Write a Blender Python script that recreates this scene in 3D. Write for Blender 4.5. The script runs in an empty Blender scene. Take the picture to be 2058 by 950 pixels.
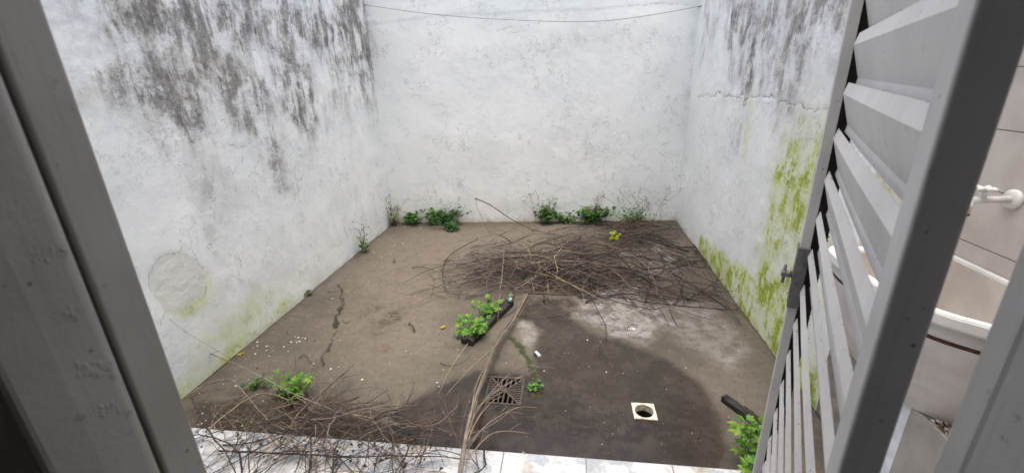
import bpy, math, random
import numpy as np
from mathutils import Vector, Matrix
rnd = random.Random(7)
rng = np.random.default_rng(11)
sc = bpy.context.scene
C = sc.collection

# ------------------------------------------------------------------ camera, light, exposure
FOC, PW, PH = 880.0, 2058.0, 950.0
EYE = 1.55
def _ray(x, y): return np.array([x - PW/2, -(y - PH/2), -FOC])
_d = _ray(1146, 152); _d /= np.linalg.norm(_d)
_u = -_ray(1106, 2900); _u -= _d * _u.dot(_d); _u /= np.linalg.norm(_u)
ROT = np.array([np.cross(_d, _u), _d, _u])
cam = bpy.data.cameras.new('camera'); co = bpy.data.objects.new('camera', cam); C.objects.link(co)
M = Matrix([list(r) for r in ROT]).to_4x4(); M.translation = (0, 0, EYE)
co.matrix_world = M
cam.sensor_width = 36; cam.lens = 36*FOC/PW; cam.clip_start = 0.01; cam.clip_end = 500
cam.dof.use_dof = True; cam.dof.focus_distance = 2.6; cam.dof.aperture_fstop = 6.5
sc.camera = co
w = bpy.data.worlds.new('World'); sc.world = w; w.use_nodes = True
SUN_EL, SUN_AZ = math.radians(84), math.radians(165)
nt = w.node_tree; sky = nt.nodes.new('ShaderNodeTexSky'); sky.sky_type = 'NISHITA'; sky.sun_disc = False
sky.sun_elevation = SUN_EL; sky.sun_rotation = SUN_AZ; sky.air_density = 1.0; sky.dust_density = 7.0; sky.ozone_density = 1.0
bg = nt.nodes['Background']; bg.inputs['Strength'].default_value = 0.15
nt.links.new(sky.outputs[0], bg.inputs[0])
sun = bpy.data.lights.new('sun', 'SUN'); sun.energy = 0.75; sun.angle = math.radians(80); sun.color = (1.0, .985, .95)
so = bpy.data.objects.new('sun', sun); C.objects.link(so)
sv = Vector((math.sin(SUN_AZ)*math.cos(SUN_EL), math.cos(SUN_AZ)*math.cos(SUN_EL), math.sin(SUN_EL)))
so.rotation_euler = sv.to_track_quat('Z', 'Y').to_euler()
sc.view_settings.view_transform = 'Standard'; sc.view_settings.look = 'None'
sc.view_settings.exposure = 1.12; sc.view_settings.gamma = 1.0
sc.render.engine = 'CYCLES'
sc.cycles.max_bounces = 8; sc.cycles.diffuse_bounces = 5

# ------------------------------------------------------------------ survey: photo measurements -> metres on a plane
def F(px, py, z=0.0):
    v = ROT @ _ray(px, py); t = (z-EYE)/v[2]; return (v[0]*t, v[1]*t, z)
def PX(px, py, X):
    v = ROT @ _ray(px, py); t = X/v[0]; return (X, v[1]*t, EYE+v[2]*t)
def PY(px, py, Y):
    v = ROT @ _ray(px, py); t = Y/v[1]; return (v[0]*t, Y, EYE+v[2]*t)

# ------------------------------------------------------------------ helpers
def link(name, me, mats, parent=None, loc=None):
    o = bpy.data.objects.new(name, me); C.objects.link(o)
    for m in (mats if isinstance(mats, (list, tuple)) else [mats]): me.materials.append(m)
    if parent: o.parent = parent
    if loc: o.location = loc
    return o
def tag(o, label=None, cat=None, group=None, kind=None):
    if label: o['label'] = label
    if cat: o['category'] = cat
    if group: o['group'] = group
    if kind: o['kind'] = kind
    return o
def thing(name, label, cat, loc=(0, 0, 0), group=None):
    o = bpy.data.objects.new(name, None); C.objects.link(o); o.location = loc; o.empty_display_size = .1
    return tag(o, label, cat, group)

class MB:
    """collects shapes into one mesh; coordinates relative to org"""
    def __init__(s, org=(0, 0, 0)): s.v = []; s.f = []; s.m = []; s.org = np.array(org, float); s.smooth = []
    def add(s, vs, fs, mi=0, smooth=False):
        n = len(s.v)
        for p in vs: s.v.append((p[0]-s.org[0], p[1]-s.org[1], p[2]-s.org[2]))
        for f in fs: s.f.append(tuple(i+n for i in f)); s.m.append(mi); s.smooth.append(smooth)
    def hexa(s, b, t, mi=0):
        """b, t: four bottom and four top corners, anticlockwise from above"""
        s.add(list(b)+list(t), [(3, 2, 1, 0), (4, 5, 6, 7), (0, 1, 5, 4), (1, 2, 6, 5), (2, 3, 7, 6), (3, 0, 4, 7)], mi)
    def box(s, x0, x1, y0, y1, z0, z1, mi=0):
        q = [(x0, y0), (x1, y0), (x1, y1), (x0, y1)]
        s.hexa([(a, b, z0) for a, b in q], [(a, b, z1) for a, b in q], mi)
    def prism(s, pts, z0, z1, mi=0):
        n = len(pts)
        s.add([(x, y, z0) for x, y in pts]+[(x, y, z1) for x, y in pts],
              [tuple(range(n-1, -1, -1)), tuple(range(n, 2*n))]+[(i, (i+1) % n, n+(i+1) % n, n+i) for i in range(n)], mi)
    def tube(s, path, radii, k=4, mi=0, flat=1.0, cap=True, smooth=True):
        P = np.array(path, float); n = len(P)
        T = np.gradient(P, axis=0); T /= (np.linalg.norm(T, axis=1, keepdims=True)+1e-9)
        ref = np.array([0, 0, 1.]) if abs(T[0][2]) < .85 else np.array([1., 0, 0])
        vs = []
        for i in range(n):
            a = np.cross(T[i], ref); la = np.linalg.norm(a)
            if la < 1e-4: a = np.array([1., 0, 0]); la = 1
            a /= la; b = np.cross(a, T[i])
            r = radii[i] if hasattr(radii, '__len__') else radii
            for j in range(k):
                th = 2*math.pi*j/k
                vs.append(P[i]+a*math.cos(th)*r+b*math.sin(th)*r*flat)
        fs = [(i*k+j, i*k+(j+1) % k, (i+1)*k+(j+1) % k, (i+1)*k+j) for i in range(n-1) for j in range(k)]
        if cap: fs += [tuple(range(k-1, -1, -1)), tuple((n-1)*k+j for j in range(k))]
        s.add(vs, fs, mi, smooth)
    def build(s, name, mats, parent=None, bevel=0, seg=2):
        me = bpy.data.meshes.new(name); me.from_pydata([tuple(map(float, p)) for p in s.v], [], s.f)
        me.polygons.foreach_set('material_index', s.m); me.polygons.foreach_set('use_smooth', s.smooth); me.update()
        o = link(name, me, mats, parent, None if parent else tuple(s.org))
        if bevel:
            b = o.modifiers.new('b', 'BEVEL'); b.width = bevel; b.segments = seg; b.limit_method = 'ANGLE'; b.angle_limit = math.radians(40)
        return o

# numpy noise for weathering maps
def vnoise(x, y, seed):
    xi = np.floor(x).astype(np.int64); yi = np.floor(y).astype(np.int64); xf = x-xi; yf = y-yi
    def h(a, b):
        n = (a*374761393+b*668265263+seed*1442695041) & 0x7fffffff
        n = ((n ^ (n >> 13))*1274126177) & 0x7fffffff
        return ((n ^ (n >> 16)) & 0xffff)/65535.0
    u = xf*xf*(3-2*xf); v = yf*yf*(3-2*yf)
    return (h(xi, yi)*(1-u)+h(xi+1, yi)*u)*(1-v)+(h(xi, yi+1)*(1-u)+h(xi+1, yi+1)*u)*v
def fbm(x, y, seed=0, o=4):
    r = 0; a = .5
    for i in range(o): r = r+a*vnoise(x*2**i, y*2**i, seed+i*17); a *= .5
    return r/(1-.5**o)
def sstep(a, b, x):
    t = np.clip((x-a)/(b-a), 0, 1); return t*t*(3-2*t)
def blob(U, V, cu, cv, ru, rv, soft=.5, warp=0.35, seed=3):
    d = np.sqrt(((U-cu)/ru)**2+((V-cv)/rv)**2)+(fbm(U*9, V*9, seed)-.5)*2*warp
    return 1-sstep(1-soft, 1+soft, d)
def inpoly(U, V, poly):
    ins = np.zeros(U.shape, bool); n = len(poly)
    for i in range(n):
        x0, y0 = poly[i]; x1, y1 = poly[(i+1) % n]
        if y0 == y1: continue
        c = ((y0 > V) != (y1 > V)) & (U < (x1-x0)*(V-y0)/(y1-y0)+x0)
        ins ^= c
    return ins
def dline(U, V, pts):
    d = np.full(U.shape, 9.0)
    for (a, b) in zip(pts[:-1], pts[1:]):
        ax, ay = a; bx, by = b; L = (bx-ax)**2+(by-ay)**2+1e-12
        t = np.clip(((U-ax)*(bx-ax)+(V-ay)*(by-ay))/L, 0, 1)
        d = np.minimum(d, np.hypot(U-ax-t*(bx-ax), V-ay-t*(by-ay)))
    return d
def polysoft(U, V, poly, soft, wamp=.03, wf=6, seed=5):
    Uw = U+(fbm(U*wf, V*wf, seed)-.5)*2*wamp; Vw = V+(fbm(U*wf, V*wf, seed+50)-.5)*2*wamp
    d = dline(Uw, Vw, list(poly)+[poly[0]]); i = inpoly(Uw, Vw, poly)
    return sstep(-soft, soft, np.where(i, d, -d))

# ------------------------------------------------------------------ materials
class NT:
    def __init__(s, name):
        s.m = bpy.data.materials.new(name); s.m.use_nodes = True; s.t = s.m.node_tree
        s.b = s.t.nodes['Principled BSDF']; s.tc = s.t.nodes.new('ShaderNodeTexCoord')
    def n(s, ty, **k):
        o = s.t.nodes.new(ty)
        for a, b in k.items(): setattr(o, a, b)
        return o
    def l(s, a, b): s.t.links.new(a, b)
    def setv(s, sock, v):
        if hasattr(v, 'is_linked') or isinstance(v, bpy.types.NodeSocket): s.l(v, sock)
        else: sock.default_value = v
    def coord(s, scale=(1, 1, 1), rot=(0, 0, 0)):
        m = s.n('ShaderNodeMapping'); m.inputs['Scale'].default_value = scale; m.inputs['Rotation'].default_value = rot
        s.l(s.tc.outputs['Object'], m.inputs[0]); return m.outputs[0]
    def noise(s, sc_, det=4, rough=.55, scale=(1, 1, 1), dist=0.0):
        o = s.n('ShaderNodeTexNoise'); o.inputs['Scale'].default_value = sc_; o.inputs['Detail'].default_value = det
        o.inputs['Roughness'].default_value = rough; o.inputs['Distortion'].default_value = dist
        s.l(s.coord(scale), o.inputs['Vector']); return o.outputs['Fac']
    def voro(s, sc_, feature='F1', scale=(1, 1, 1)):
        o = s.n('ShaderNodeTexVoronoi', feature=feature); o.inputs['Scale'].default_value = sc_
        s.l(s.coord(scale), o.inputs['Vector']); return o.outputs['Distance']
    def math(s, op, a, b=0.0, c=None, clamp=False):
        o = s.n('ShaderNodeMath', operation=op, use_clamp=clamp)
        s.setv(o.inputs[0], a); s.setv(o.inputs[1], b)
        if c is not None: s.setv(o.inputs[2], c)
        return o.outputs[0]
    def mr(s, v, a, b, c=0.0, d=1.0):
        o = s.n('ShaderNodeMapRange'); o.interpolation_type = 'SMOOTHSTEP'
        s.setv(o.inputs[0], v)
        for i, q in enumerate((a, b, c, d)): s.setv(o.inputs[i+1], q)
        return o.outputs[0]
    def mix(s, f, a, b, mode='MIX'):
        o = s.n('ShaderNodeMix', data_type='RGBA', blend_type=mode)
        s.setv(o.inputs[0], f)
        for k, v in ((6, a), (7, b)):
            if isinstance(v, tuple): o.inputs[k].default_value = (*v, 1)
            else: s.l(v, o.inputs[k])
        return o.outputs[2]
    def attr(s, name):
        o = s.n('ShaderNodeAttribute'); o.attribute_name = name; return o.outputs['Fac']
    def bump(s, h, strength=.3, dist=.01, prev=None):
        o = s.n('ShaderNodeBump'); o.inputs['Strength'].default_value = strength; o.inputs['Distance'].default_value = dist
        s.l(h, o.inputs['Height'])
        if prev: s.l(prev, o.inputs['Normal'])
        return o.outputs[0]
    def out(s, col=None, rough=None, nrm=None, spec=None):
        if col is not None:
            if isinstance(col, tuple): s.b.inputs['Base Color'].default_value = (*col, 1)
            else: s.l(col, s.b.inputs['Base Color'])
        if rough is not None: s.setv(s.b.inputs['Roughness'], rough)
        if nrm is not None: s.l(nrm, s.b.inputs['Normal'])
        if spec is not None: s.setv(s.b.inputs['Specular IOR Level'], spec)
        return s.m

def simple(name, col, rough=.6, var=.25, sc_=30, bump=0.0, metal=0.0, spec=.5):
    n = NT(name); f = n.noise(sc_, 5)
    c = n.mix(n.mr(f, .3, .7), tuple(q*(1-var) for q in col), tuple(min(1, q*(1+var)) for q in col))
    n.b.inputs['Metallic'].default_value = metal
    return n.out(c, rough, n.bump(n.noise(sc_*4, 4), bump, .003) if bump else None, spec)

def plaster(name, base=(.845, .865, .85), tint=(.78, .815, .80)):
    """old whitewash over trowelled render; attributes: mildew, moss, dirt, peel"""
    n = NT(name)
    big = n.noise(2.2, 4); mid = n.noise(14, 6, .6); fine = n.noise(90, 5, .65)
    chips = n.mr(n.voro(38), .02, .16)                         # small pocks
    streak = n.noise(1.0, 8, .68, scale=(14, 14, 4.2)); strk2 = n.noise(1.0, 6, .65, scale=(46, 46, 6))
    c = n.mix(n.mr(big, .35, .65), base, tint)
    c = n.mix(n.mr(mid, .56, .75, 0, .22), c, (.64, .65, .65))
    c = n.mix(n.mr(fine, .63, .74, 0, .35), c, (.45, .44, .42))
    mil, mos, dirt, peel = n.attr('mildew'), n.attr('moss'), n.attr('dirt'), n.attr('peel')
    spk = n.noise(48, 9, .8); spk2 = n.noise(20, 9, .78, dist=.4)
    sv = n.math('ADD', n.math('MULTIPLY', streak, .6), n.math('MULTIPLY', strk2, .4))
    blot = n.noise(9, 8, .7)
    run = n.mr(n.math('ADD', n.math('MULTIPLY', sv, .55), n.math('MULTIPLY', blot, .45)), .42, .60)                                    # vertical runs
    wash = n.mr(n.math('ADD', n.math('MULTIPLY', n.noise(4.5, 9, .72, dist=.5), .6), n.math('MULTIPLY', streak, .4)), .40, .60)
    a_ = n.math('MULTIPLY', mil, n.math('ADD', .22, n.math('ADD', n.math('MULTIPLY', run, .45), n.math('MULTIPLY', wash, .6))))
    c = n.mix(n.math('MULTIPLY', n.mr(a_, 0, .95), .70), c, (.36, .35, .35))
    c = n.mix(n.math('MULTIPLY', n.mr(n.noise(3.3, 4), .5, .62), n.mr(a_, .2, .9, 0, .5)), c, (.30, .265, .19))
    th = n.math('SUBTRACT', .73, n.math('MULTIPLY', a_, .30))
    g1 = n.mr(spk, n.math('SUBTRACT', th, .04), n.math('ADD', th, .05))
    c = n.mix(n.math('MULTIPLY', g1, .62), c, (.20, .19, .18))
    th2 = n.math('SUBTRACT', .80, n.math('MULTIPLY', a_, .28))
    g2 = n.mr(spk2, n.math('SUBTRACT', th2, .02), n.math('ADD', th2, .07))
    c = n.mix(n.math('MULTIPLY', g2, .62), c, (.11, .105, .095))
    c = n.mix(n.math('MULTIPLY', n.mr(n.noise(7, 6, .65), .38, .62), n.math('MULTIPLY', dirt, .6)), c, (.42, .385, .31))
    m_ = n.math('MULTIPLY', mos, n.math('ADD', .3, n.math('MULTIPLY', n.mr(n.math('ADD', n.math('MULTIPLY', strk2, .3), n.math('MULTIPLY', blot, .7)), .42, .6), .9)))
    c = n.mix(n.math('MULTIPLY', n.mr(mos, 0, 1.0), n.mr(wash, 0, 1, .35, .75)), c, (.60, .64, .30))
    c = n.mix(n.math('MULTIPLY', n.mr(m_, 0, 1.1), .62), c, (.50, .57, .17))
    mt = n.math('SUBTRACT', .76, n.math('MULTIPLY', m_, .34))
    mg = n.mr(n.math('ADD', n.math('MULTIPLY', spk2, .5), n.math('MULTIPLY', spk, .5)), n.math('SUBTRACT', mt, .06), n.math('ADD', mt, .10))
    gc = n.mix(n.mr(fine, .4, .6), (.28, .35, .03), (.46, .53, .06))
    c = n.mix(n.math('MULTIPLY', mg, n.mr(mos, .3, .95, .3, .85)), c, gc)
    mt2 = n.math('SUBTRACT', .80, n.math('MULTIPLY', m_, .28))
    mg2 = n.mr(spk, n.math('SUBTRACT', mt2, .02), n.math('ADD', mt2, .07))
    c = n.mix(n.math('MULTIPLY', mg2, n.mr(mos, .5, 1.0, .05, .5)), c, (.15, .19, .03))
    c = n.mix(n.math('MULTIPLY', peel, .55), c, (.62, .62, .55))
    for (sc1, sc2, lo) in ((5.0, 2.6, .50), (13.0, 4.1, .53)):
        cn = n.noise(sc1, 7, .62, dist=.3); ln = n.mr(n.math('ABSOLUTE', n.math('SUBTRACT', cn, .5)), .001, .0065, 1, 0)
        c = n.mix(n.math('MULTIPLY', n.math('MULTIPLY', ln, n.mr(n.noise(sc2, 3), lo, lo+.08)), .72), c, (.24, .225, .20))
    pk = n.math('MULTIPLY', n.mr(n.voro(7), .010, .020, 1, 0), n.mr(n.noise(3, 2), .5, .56))
    c = n.mix(n.math('MULTIPLY', pk, .7), c, (.22, .20, .18))
    scf = n.mr(n.noise(1.0, 8, .75, scale=(16, 16, 30), dist=.4), .60, .72)
    c = n.mix(n.math('MULTIPLY', scf, .25), c, (.50, .49, .46))
    crk = n.attr('crack')
    c = n.mix(n.math('MULTIPLY', n.mr(crk, .4, .9), .75), c, (.14, .13, .11))
    h = n.math('ADD', n.math('MULTIPLY', mid, .4), n.math('MULTIPLY', n.noise(30, 8, .75, dist=.25), n.math('ADD', .28, n.math('MULTIPLY', n.mr(mil, .15, .9), .5))))
    h = n.math('ADD', h, n.math('MULTIPLY', chips, .12))
    h = n.math('ADD', h, n.math('MULTIPLY', n.math('MULTIPLY', n.noise(60, 5, .7), n.math('ADD', mil, peel)), .35))
    return n.out(c, .88, n.bump(h, .7, .010), .25)
M_PLASTER = plaster('whitewashed_plaster')

def concrete_floor():
    n = NT('patio_concrete')
    big = n.noise(1.6, 4); mid = n.noise(8, 6, .6); fine = n.noise(60, 5, .7); grit = n.noise(220, 3, .6)
    wet, pale, sand, crk, mss, drk = (n.attr(k) for k in ('wet', 'pale', 'sand', 'crack', 'moss', 'grime_shade'))
    c = n.mix(n.mr(big, .35, .65), (.080, .072, .056), (.122, .109, .087))
    c = n.mix(n.mr(mid, .5, .75, 0, .5), c, (.15, .13, .108))
    c = n.mix(n.math('MULTIPLY', sand, n.mr(mid, .25, .6, .35, 1)), c, (.155, .130, .104))
    c = n.mix(n.math('MULTIPLY', pale, n.mr(n.noise(9, 6, .65), .38, .6, .2, 1)), c, (.40, .395, .385))  # paints the sky sheen as pale colour, mixed with pale stain
    c = n.mix(n.mr(fine, .54, .68, 0, .5), c, (.15, .13, .11))
    c = n.mix(n.mr(n.noise(24, 8, .8), .46, .64, 0, .42), c, (.062, .053, .042))
    c = n.mix(n.mr(n.noise(17, 9, .82, dist=.3), .55, .68, 0, .55), c, (.21, .19, .155))
    cn = n.noise(3.5, 8, .65, dist=.4); c = n.mix(n.math('MULTIPLY', n.mr(n.math('ABSOLUTE', n.math('SUBTRACT', cn, .5)), .001, .005, 1, 0), n.mr(n.noise(2.3, 2), .5, .6, 0, .6)), c, (.04, .034, .026))
    c = n.mix(n.mr(grit, .60, .72, 0, .45), c, (.36, .335, .30))
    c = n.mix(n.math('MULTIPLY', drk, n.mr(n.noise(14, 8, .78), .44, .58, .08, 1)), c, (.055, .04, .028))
    w_ = n.math('MULTIPLY', wet, n.mr(n.noise(6, 8, .72), .34, .58, .80, 1))
    wc = n.mix(1.0, c, (.28, .23, .18), 'MULTIPLY')
    c = n.mix(w_, c, wc)
    c = n.mix(n.math('MULTIPLY', mss, n.mr(fine, .35, .6, .4, 1)), c, (.055, .085, .02))
    c = n.mix(crk, c, (.03, .026, .018))
    dots = n.mr(n.voro(11), .012, .022, 1, 0)
    dsel = n.mr(n.noise(5, 2), .52, .6)
    c = n.mix(n.math('MULTIPLY', n.math('MULTIPLY', dots, dsel), n.math('SUBTRACT', 1, crk)), c, (.72, .70, .64))
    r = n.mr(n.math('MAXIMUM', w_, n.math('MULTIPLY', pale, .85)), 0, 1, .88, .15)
    r = n.math('ADD', r, n.math('MULTIPLY', n.math('SUBTRACT', fine, .5), .3))
    h = n.math('ADD', n.math('MULTIPLY', mid, .5), n.math('ADD', n.math('MULTIPLY', fine, .35), n.math('MULTIPLY', grit, .2)))
    bd = n.bump(h, .5, .012)
    n.setv(n.t.nodes[-1].inputs['Strength'], n.mr(w_, 0, 1, .5, .12))
    return n.out(c, r, bd, n.mr(w_, 0, 1, .3, .5))
M_FLOOR = concrete_floor()

def tile_landing_mat():
    n = NT('marbled_landing_tile')
    tl = n.n('ShaderNodeTexBrick'); tl.offset = 0; tl.offset_frequency = 1
    tl.inputs['Scale'].default_value = 1; tl.inputs['Brick Width'].default_value = .35; tl.inputs['Row Height'].default_value = .35
    tl.inputs['Mortar Size'].default_value = .003; tl.inputs['Mortar Smooth'].default_value = .1
    m = n.n('ShaderNodeMapping'); m.inputs['Location'].default_value = (.261, -1.446+.35*10, 0); n.l(n.tc.outputs['Object'], m.inputs[0]); n.l(m.outputs[0], tl.inputs['Vector'])
    patch = n.n('ShaderNodeTexVoronoi'); patch.inputs['Scale'].default_value = 20; n.l(n.coord((1, 1, 1), (0, 0, .78)), patch.inputs['Vector'])
    pv = n.math('FRACT', n.math('MULTIPLY', n.n('ShaderNodeSeparateColor').outputs[0], 1))
    sp = n.n('ShaderNodeSeparateColor'); n.l(patch.outputs['Color'], sp.inputs[0])
    marb = n.noise(26, 7, .65, dist=1.2)
    f = n.math('ADD', n.math('MULTIPLY', sp.outputs[0], .35), n.math('MULTIPLY', marb, .65))
    c = n.mix(n.mr(f, .40, .66), (.55, .575, .59), (.33, .37, .41))
    c = n.mix(n.mr(n.noise(9, 5), .5, .68, 0, .5), c, (.72, .69, .62))
    c = n.mix(n.mr(n.noise(5, 6, .7), .52, .70, 0, .6), c, (.28, .24, .19))
    c = n.mix(n.mr(n.noise(40, 8, .78), .52, .66, 0, .55), c, (.20, .17, .13))
    c = n.mix(tl.outputs['Fac'], c, (.22, .2, .17))
    return n.out(c, .28, n.bump(n.math('SUBTRACT', 1, tl.outputs['Fac']), .5, .003))
M_LAND = tile_landing_mat()

def wall_tile_mat():
    n = NT('beige_wall_tile')
    sep = n.n('ShaderNodeSeparateXYZ'); n.l(n.tc.outputs['Object'], sep.inputs[0])
    cb = n.n('ShaderNodeCombineXYZ'); n.l(n.math('ADD', sep.outputs[1], 5.01), cb.inputs[0]); n.l(n.math('ADD', sep.outputs[2], .2*5+.15-.005), cb.inputs[1])
    tl = n.n('ShaderNodeTexBrick'); tl.offset = 0; n.l(cb.outputs[0], tl.inputs['Vector'])
    tl.inputs['Scale'].default_value = 1; tl.inputs['Brick Width'].default_value = .60; tl.inputs['Row Height'].default_value = .206
    tl.inputs['Mortar Size'].default_value = .002; tl.inputs['Mortar Smooth'].default_value = .2
    c = n.mix(n.mr(n.noise(5, 5), .35, .65), (.56, .505, .48), (.66, .61, .585))
    c = n.mix(n.mr(n.noise(24, 6, .7), .6, .75, 0, .4), c, (.36, .31, .27))
    c = n.mix(tl.outputs['Fac'], c, (.10, .085, .07))
    return n.out(c, .33, n.bump(n.math('SUBTRACT', 1, tl.outputs['Fac']), .5, .003))
M_TILE = wall_tile_mat()

def steel_paint(name, a, b, rough=.5):
    n = NT(name)
    c = n.mix(n.mr(n.noise(6, 5), .3, .7), a, b)
    c = n.mix(n.mr(n.noise(1.0, 5, .6, scale=(180, 180, 3)), .52, .75, 0, .35), c, tuple(q*.7 for q in a))
    c = n.mix(n.mr(n.voro(34), .05, .075, .8, 0), c, (.07, .06, .05))
    c = n.mix(n.mr(n.noise(70, 5, .7), .62, .72, 0, .6), c, (.12, .11, .1))
    h = n.math('ADD', n.noise(40, 5, .6), n.math('MULTIPLY', n.noise(260, 3), .35))
    return n.out(c, rough, n.bump(h, .25, .002), .5)
M_STEEL = steel_paint('grey_painted_steel', (.50, .49, .475), (.60, .585, .565))
M_FRAME = steel_paint('grey_frame_paint', (.29, .27, .24), (.36, .338, .305), .42)
M_SLAT = steel_paint('slat_paint', (.60, .585, .56), (.69, .675, .645), .5)
M_BLACK = simple('black_felt_and_cavity', (.012, .011, .01), .95, .3, 60, .5)
M_LOCK = simple('dull_latch_metal', (.17, .17, .165), .45, .25, 60, .2, .5)
M_IRON = simple('rusty_cast_iron', (.075, .062, .05), .7, .4, 70, .6, .2)
M_PIT = simple('dark_drain_lining', (.018, .015, .012), .55, .4, 30, .5)  # near-black colour for the insides of both drains
M_CREAM = simple('yellowed_plastic', (.62, .59, .48), .5, .4, 45, .3)
M_WHITE = simple('white_plastic', (.78, .77, .74), .35, .06, 20)
M_RIM = simple('white_glazed_rim', (.80, .80, .77), .3, .06, 12, .05)
M_BASIN = simple('beige_cast_stone', (.64, .60, .575), .6, .1, 8, .25)
M_BASIN_IN = simple('basin_inner_face', (.56, .52, .47), .5, .12, 7, .2)
M_RAW = simple('raw_brown_render', (.30, .27, .235), .9, .25, 14, .8)
M_PALEW = simple('pale_blue_white_paint', (.74, .77, .81), .7, .12, 14, .4)
M_BEIGEW = simple('beige_plinth_paint', (.36, .34, .31), .7, .12, 10, .3)
M_RUST = simple('dark_rust_stain', (.075, .035, .022), .9, .4, 60, .4)
M_INT = simple('room_plaster', (.46, .445, .42), .9, .05, 4, .1)
M_DARKWOOD = simple('rotten_charred_wood', (.022, .018, .015), .85, .5, 25, 1.0)
M_WIRE = simple('dull_wire', (.10, .095, .09), .6, .3, 40)
M_TW = [simple('twig_dark_brown', (.036, .026, .021), .85, .4, 22, .3), simple('twig_brown', (.10, .074, .056), .85, .35, 22, .3),
        simple('twig_grey', (.185, .158, .138), .85, .3, 22, .3), simple('twig_straw', (.26, .205, .14), .8, .25, 22, .2)]
def leafmat(name, a, b):
    n = NT(name)
    oi = n.n('ShaderNodeNewGeometry')
    c = n.mix(oi.outputs['Random Per Island'], a, b)
    c = n.mix(n.mr(n.noise(60, 3), .5, .7, 0, .3), c, tuple(q*.6 for q in a))
    n.out(c, .5, None, .4)
    tr = n.n('ShaderNodeBsdfTranslucent'); n.l(c, tr.inputs[0]); mx = n.n('ShaderNodeMixShader'); mx.inputs[0].default_value = .4
    out = [x for x in n.t.nodes if x.type == 'OUTPUT_MATERIAL'][0]
    n.l(n.b.outputs[0], mx.inputs[1]); n.l(tr.outputs[0], mx.inputs[2]); n.l(mx.outputs[0], out.inputs[0])
    return n.m
L_BRIGHT = leafmat('bright_leaf', (.09, .24, .025), (.27, .42, .05))
L_MID = leafmat('mid_leaf', (.06, .19, .03), (.17, .36, .05))
L_DARK = leafmat('dark_leaf', (.025, .075, .025), (.06, .15, .04))
L_LIME = leafmat('lime_leaf', (.30, .42, .03), (.46, .54, .06))
L_YEL = leafmat('yellow_leaf', (.42, .30, .04), (.5, .38, .08))
L_DRY = leafmat('dead_leaf', (.12, .075, .045), (.25, .17, .10))

# ------------------------------------------------------------------ the setting: surfaces
def grid(name, mats, P, attrs, extra=None, mask=None):
    """P (nv,nu,3) grid of points; attrs dict of (nv,nu); extra = list of (verts, faces) boxes to close the body"""
    nv, nu, _ = P.shape
    i = np.arange(nv*nu).reshape(nv, nu)
    q = np.stack([i[:-1, :-1], i[:-1, 1:], i[1:, 1:], i[1:, :-1]], -1)
    if mask is not None: q = q[mask]
    q = q.reshape(-1, 4)
    V = P.reshape(-1, 3); nf = len(q); ev, ef = ([], [])
    if extra: ev, ef = extra
    allv = np.concatenate([V, np.array(ev, float).reshape(-1, 3)]) if len(ev) else V
    me = bpy.data.meshes.new(name)
    ff = np.concatenate([q.ravel(), np.array([k+len(V) for f in ef for k in f], int)]).astype(np.int32) if len(ef) else q.ravel().astype(np.int32)
    nq = nf+len(ef)
    me.vertices.add(len(allv)); me.vertices.foreach_set('co', allv.ravel())
    me.loops.add(len(ff)); me.loops.foreach_set('vertex_index', ff)
    me.polygons.add(nq); me.polygons.foreach_set('loop_start', np.arange(0, nq*4, 4)); me.polygons.foreach_set('loop_total', np.full(nq, 4))
    me.update(calc_edges=True); me.validate()
    sm = np.zeros(nq, bool); sm[:nf] = True; me.polygons.foreach_set('use_smooth', sm)
    for k, a in attrs.items():
        at = me.attributes.new(k, 'FLOAT', 'POINT'); full = np.zeros(len(allv)); full[:len(V)] = a.ravel()
        at.data.foreach_set('value', full)
    return link(name, me, mats)

def body(corn_front, corn_back):
    """closing faces behind a displaced front sheet: four edges and a back"""
    v = list(corn_front)+list(corn_back)
    return v, [(0, 4, 5, 1), (1, 5, 6, 2), (2, 6, 7, 3), (3, 7, 4, 0), (7, 6, 5, 4)]

WT = 2.95  # wall height
# --- left wall, plane x=-2.03
X0 = -2.03
ys = np.arange(0.30, 4.70, .011); zs = np.arange(-.04, WT, .011)
U, V = np.meshgrid(ys, zs)
def LW(px, py): p = PX(px, py, X0); return p[1], p[2]
mil = .22+.62*sstep(.85, 1.95, V+(fbm(U*2.2, V*1.2, 31)-.5)*.9)
mil += .55*sum(blob(U, V, *LW(a, b), ru, rv, .5, .5, 40+k) for k, (a, b, ru, rv) in enumerate([(400, 100, .28, .14), (320, 170, .3, .10), (600, 200, .24, .22), (500, 215, .2, .16), (560, 330, .10, .22), (380, 240, .14, .14), (715, 60, .22, .5), (470, 50, .4, .12), (640, 60, .4, .12), (300, 40, .2, .1)]))
mil -= .40*blob(U, V, *LW(180, 150), .22, .35, .6, .4, 18)
mil -= .5*blob(U, V, *LW(230, 420), .35, .3)+.35*blob(U, V, *LW(500, 110), .2, .12, .5, .4, 8)
mil *= (.55+.9*fbm(U*4, V*2.2, 35)); mil = np.clip(mil-.06, 0, 1.15)
moss = .6*sstep(.12, 0, V+(fbm(U*5, V*5, 12)-.5)*.16)*sstep(4.2, 1.6, U)
for k, (a, b, ru, rv, s) in enumerate([(490, 640, .35, .14, .22), (545, 600, .3, .12, .24), (440, 690, .3, .12, .2), (400, 610, .18, .15, .18), (385, 620, .10, .04, .4), (640, 520, .3, .08, .2), (350, 510, .12, .07, .2)]):
    moss += s*blob(U, V, *LW(a, b), ru, rv, .6, .5, 60+k)
dirt = np.zeros_like(U)
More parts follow.
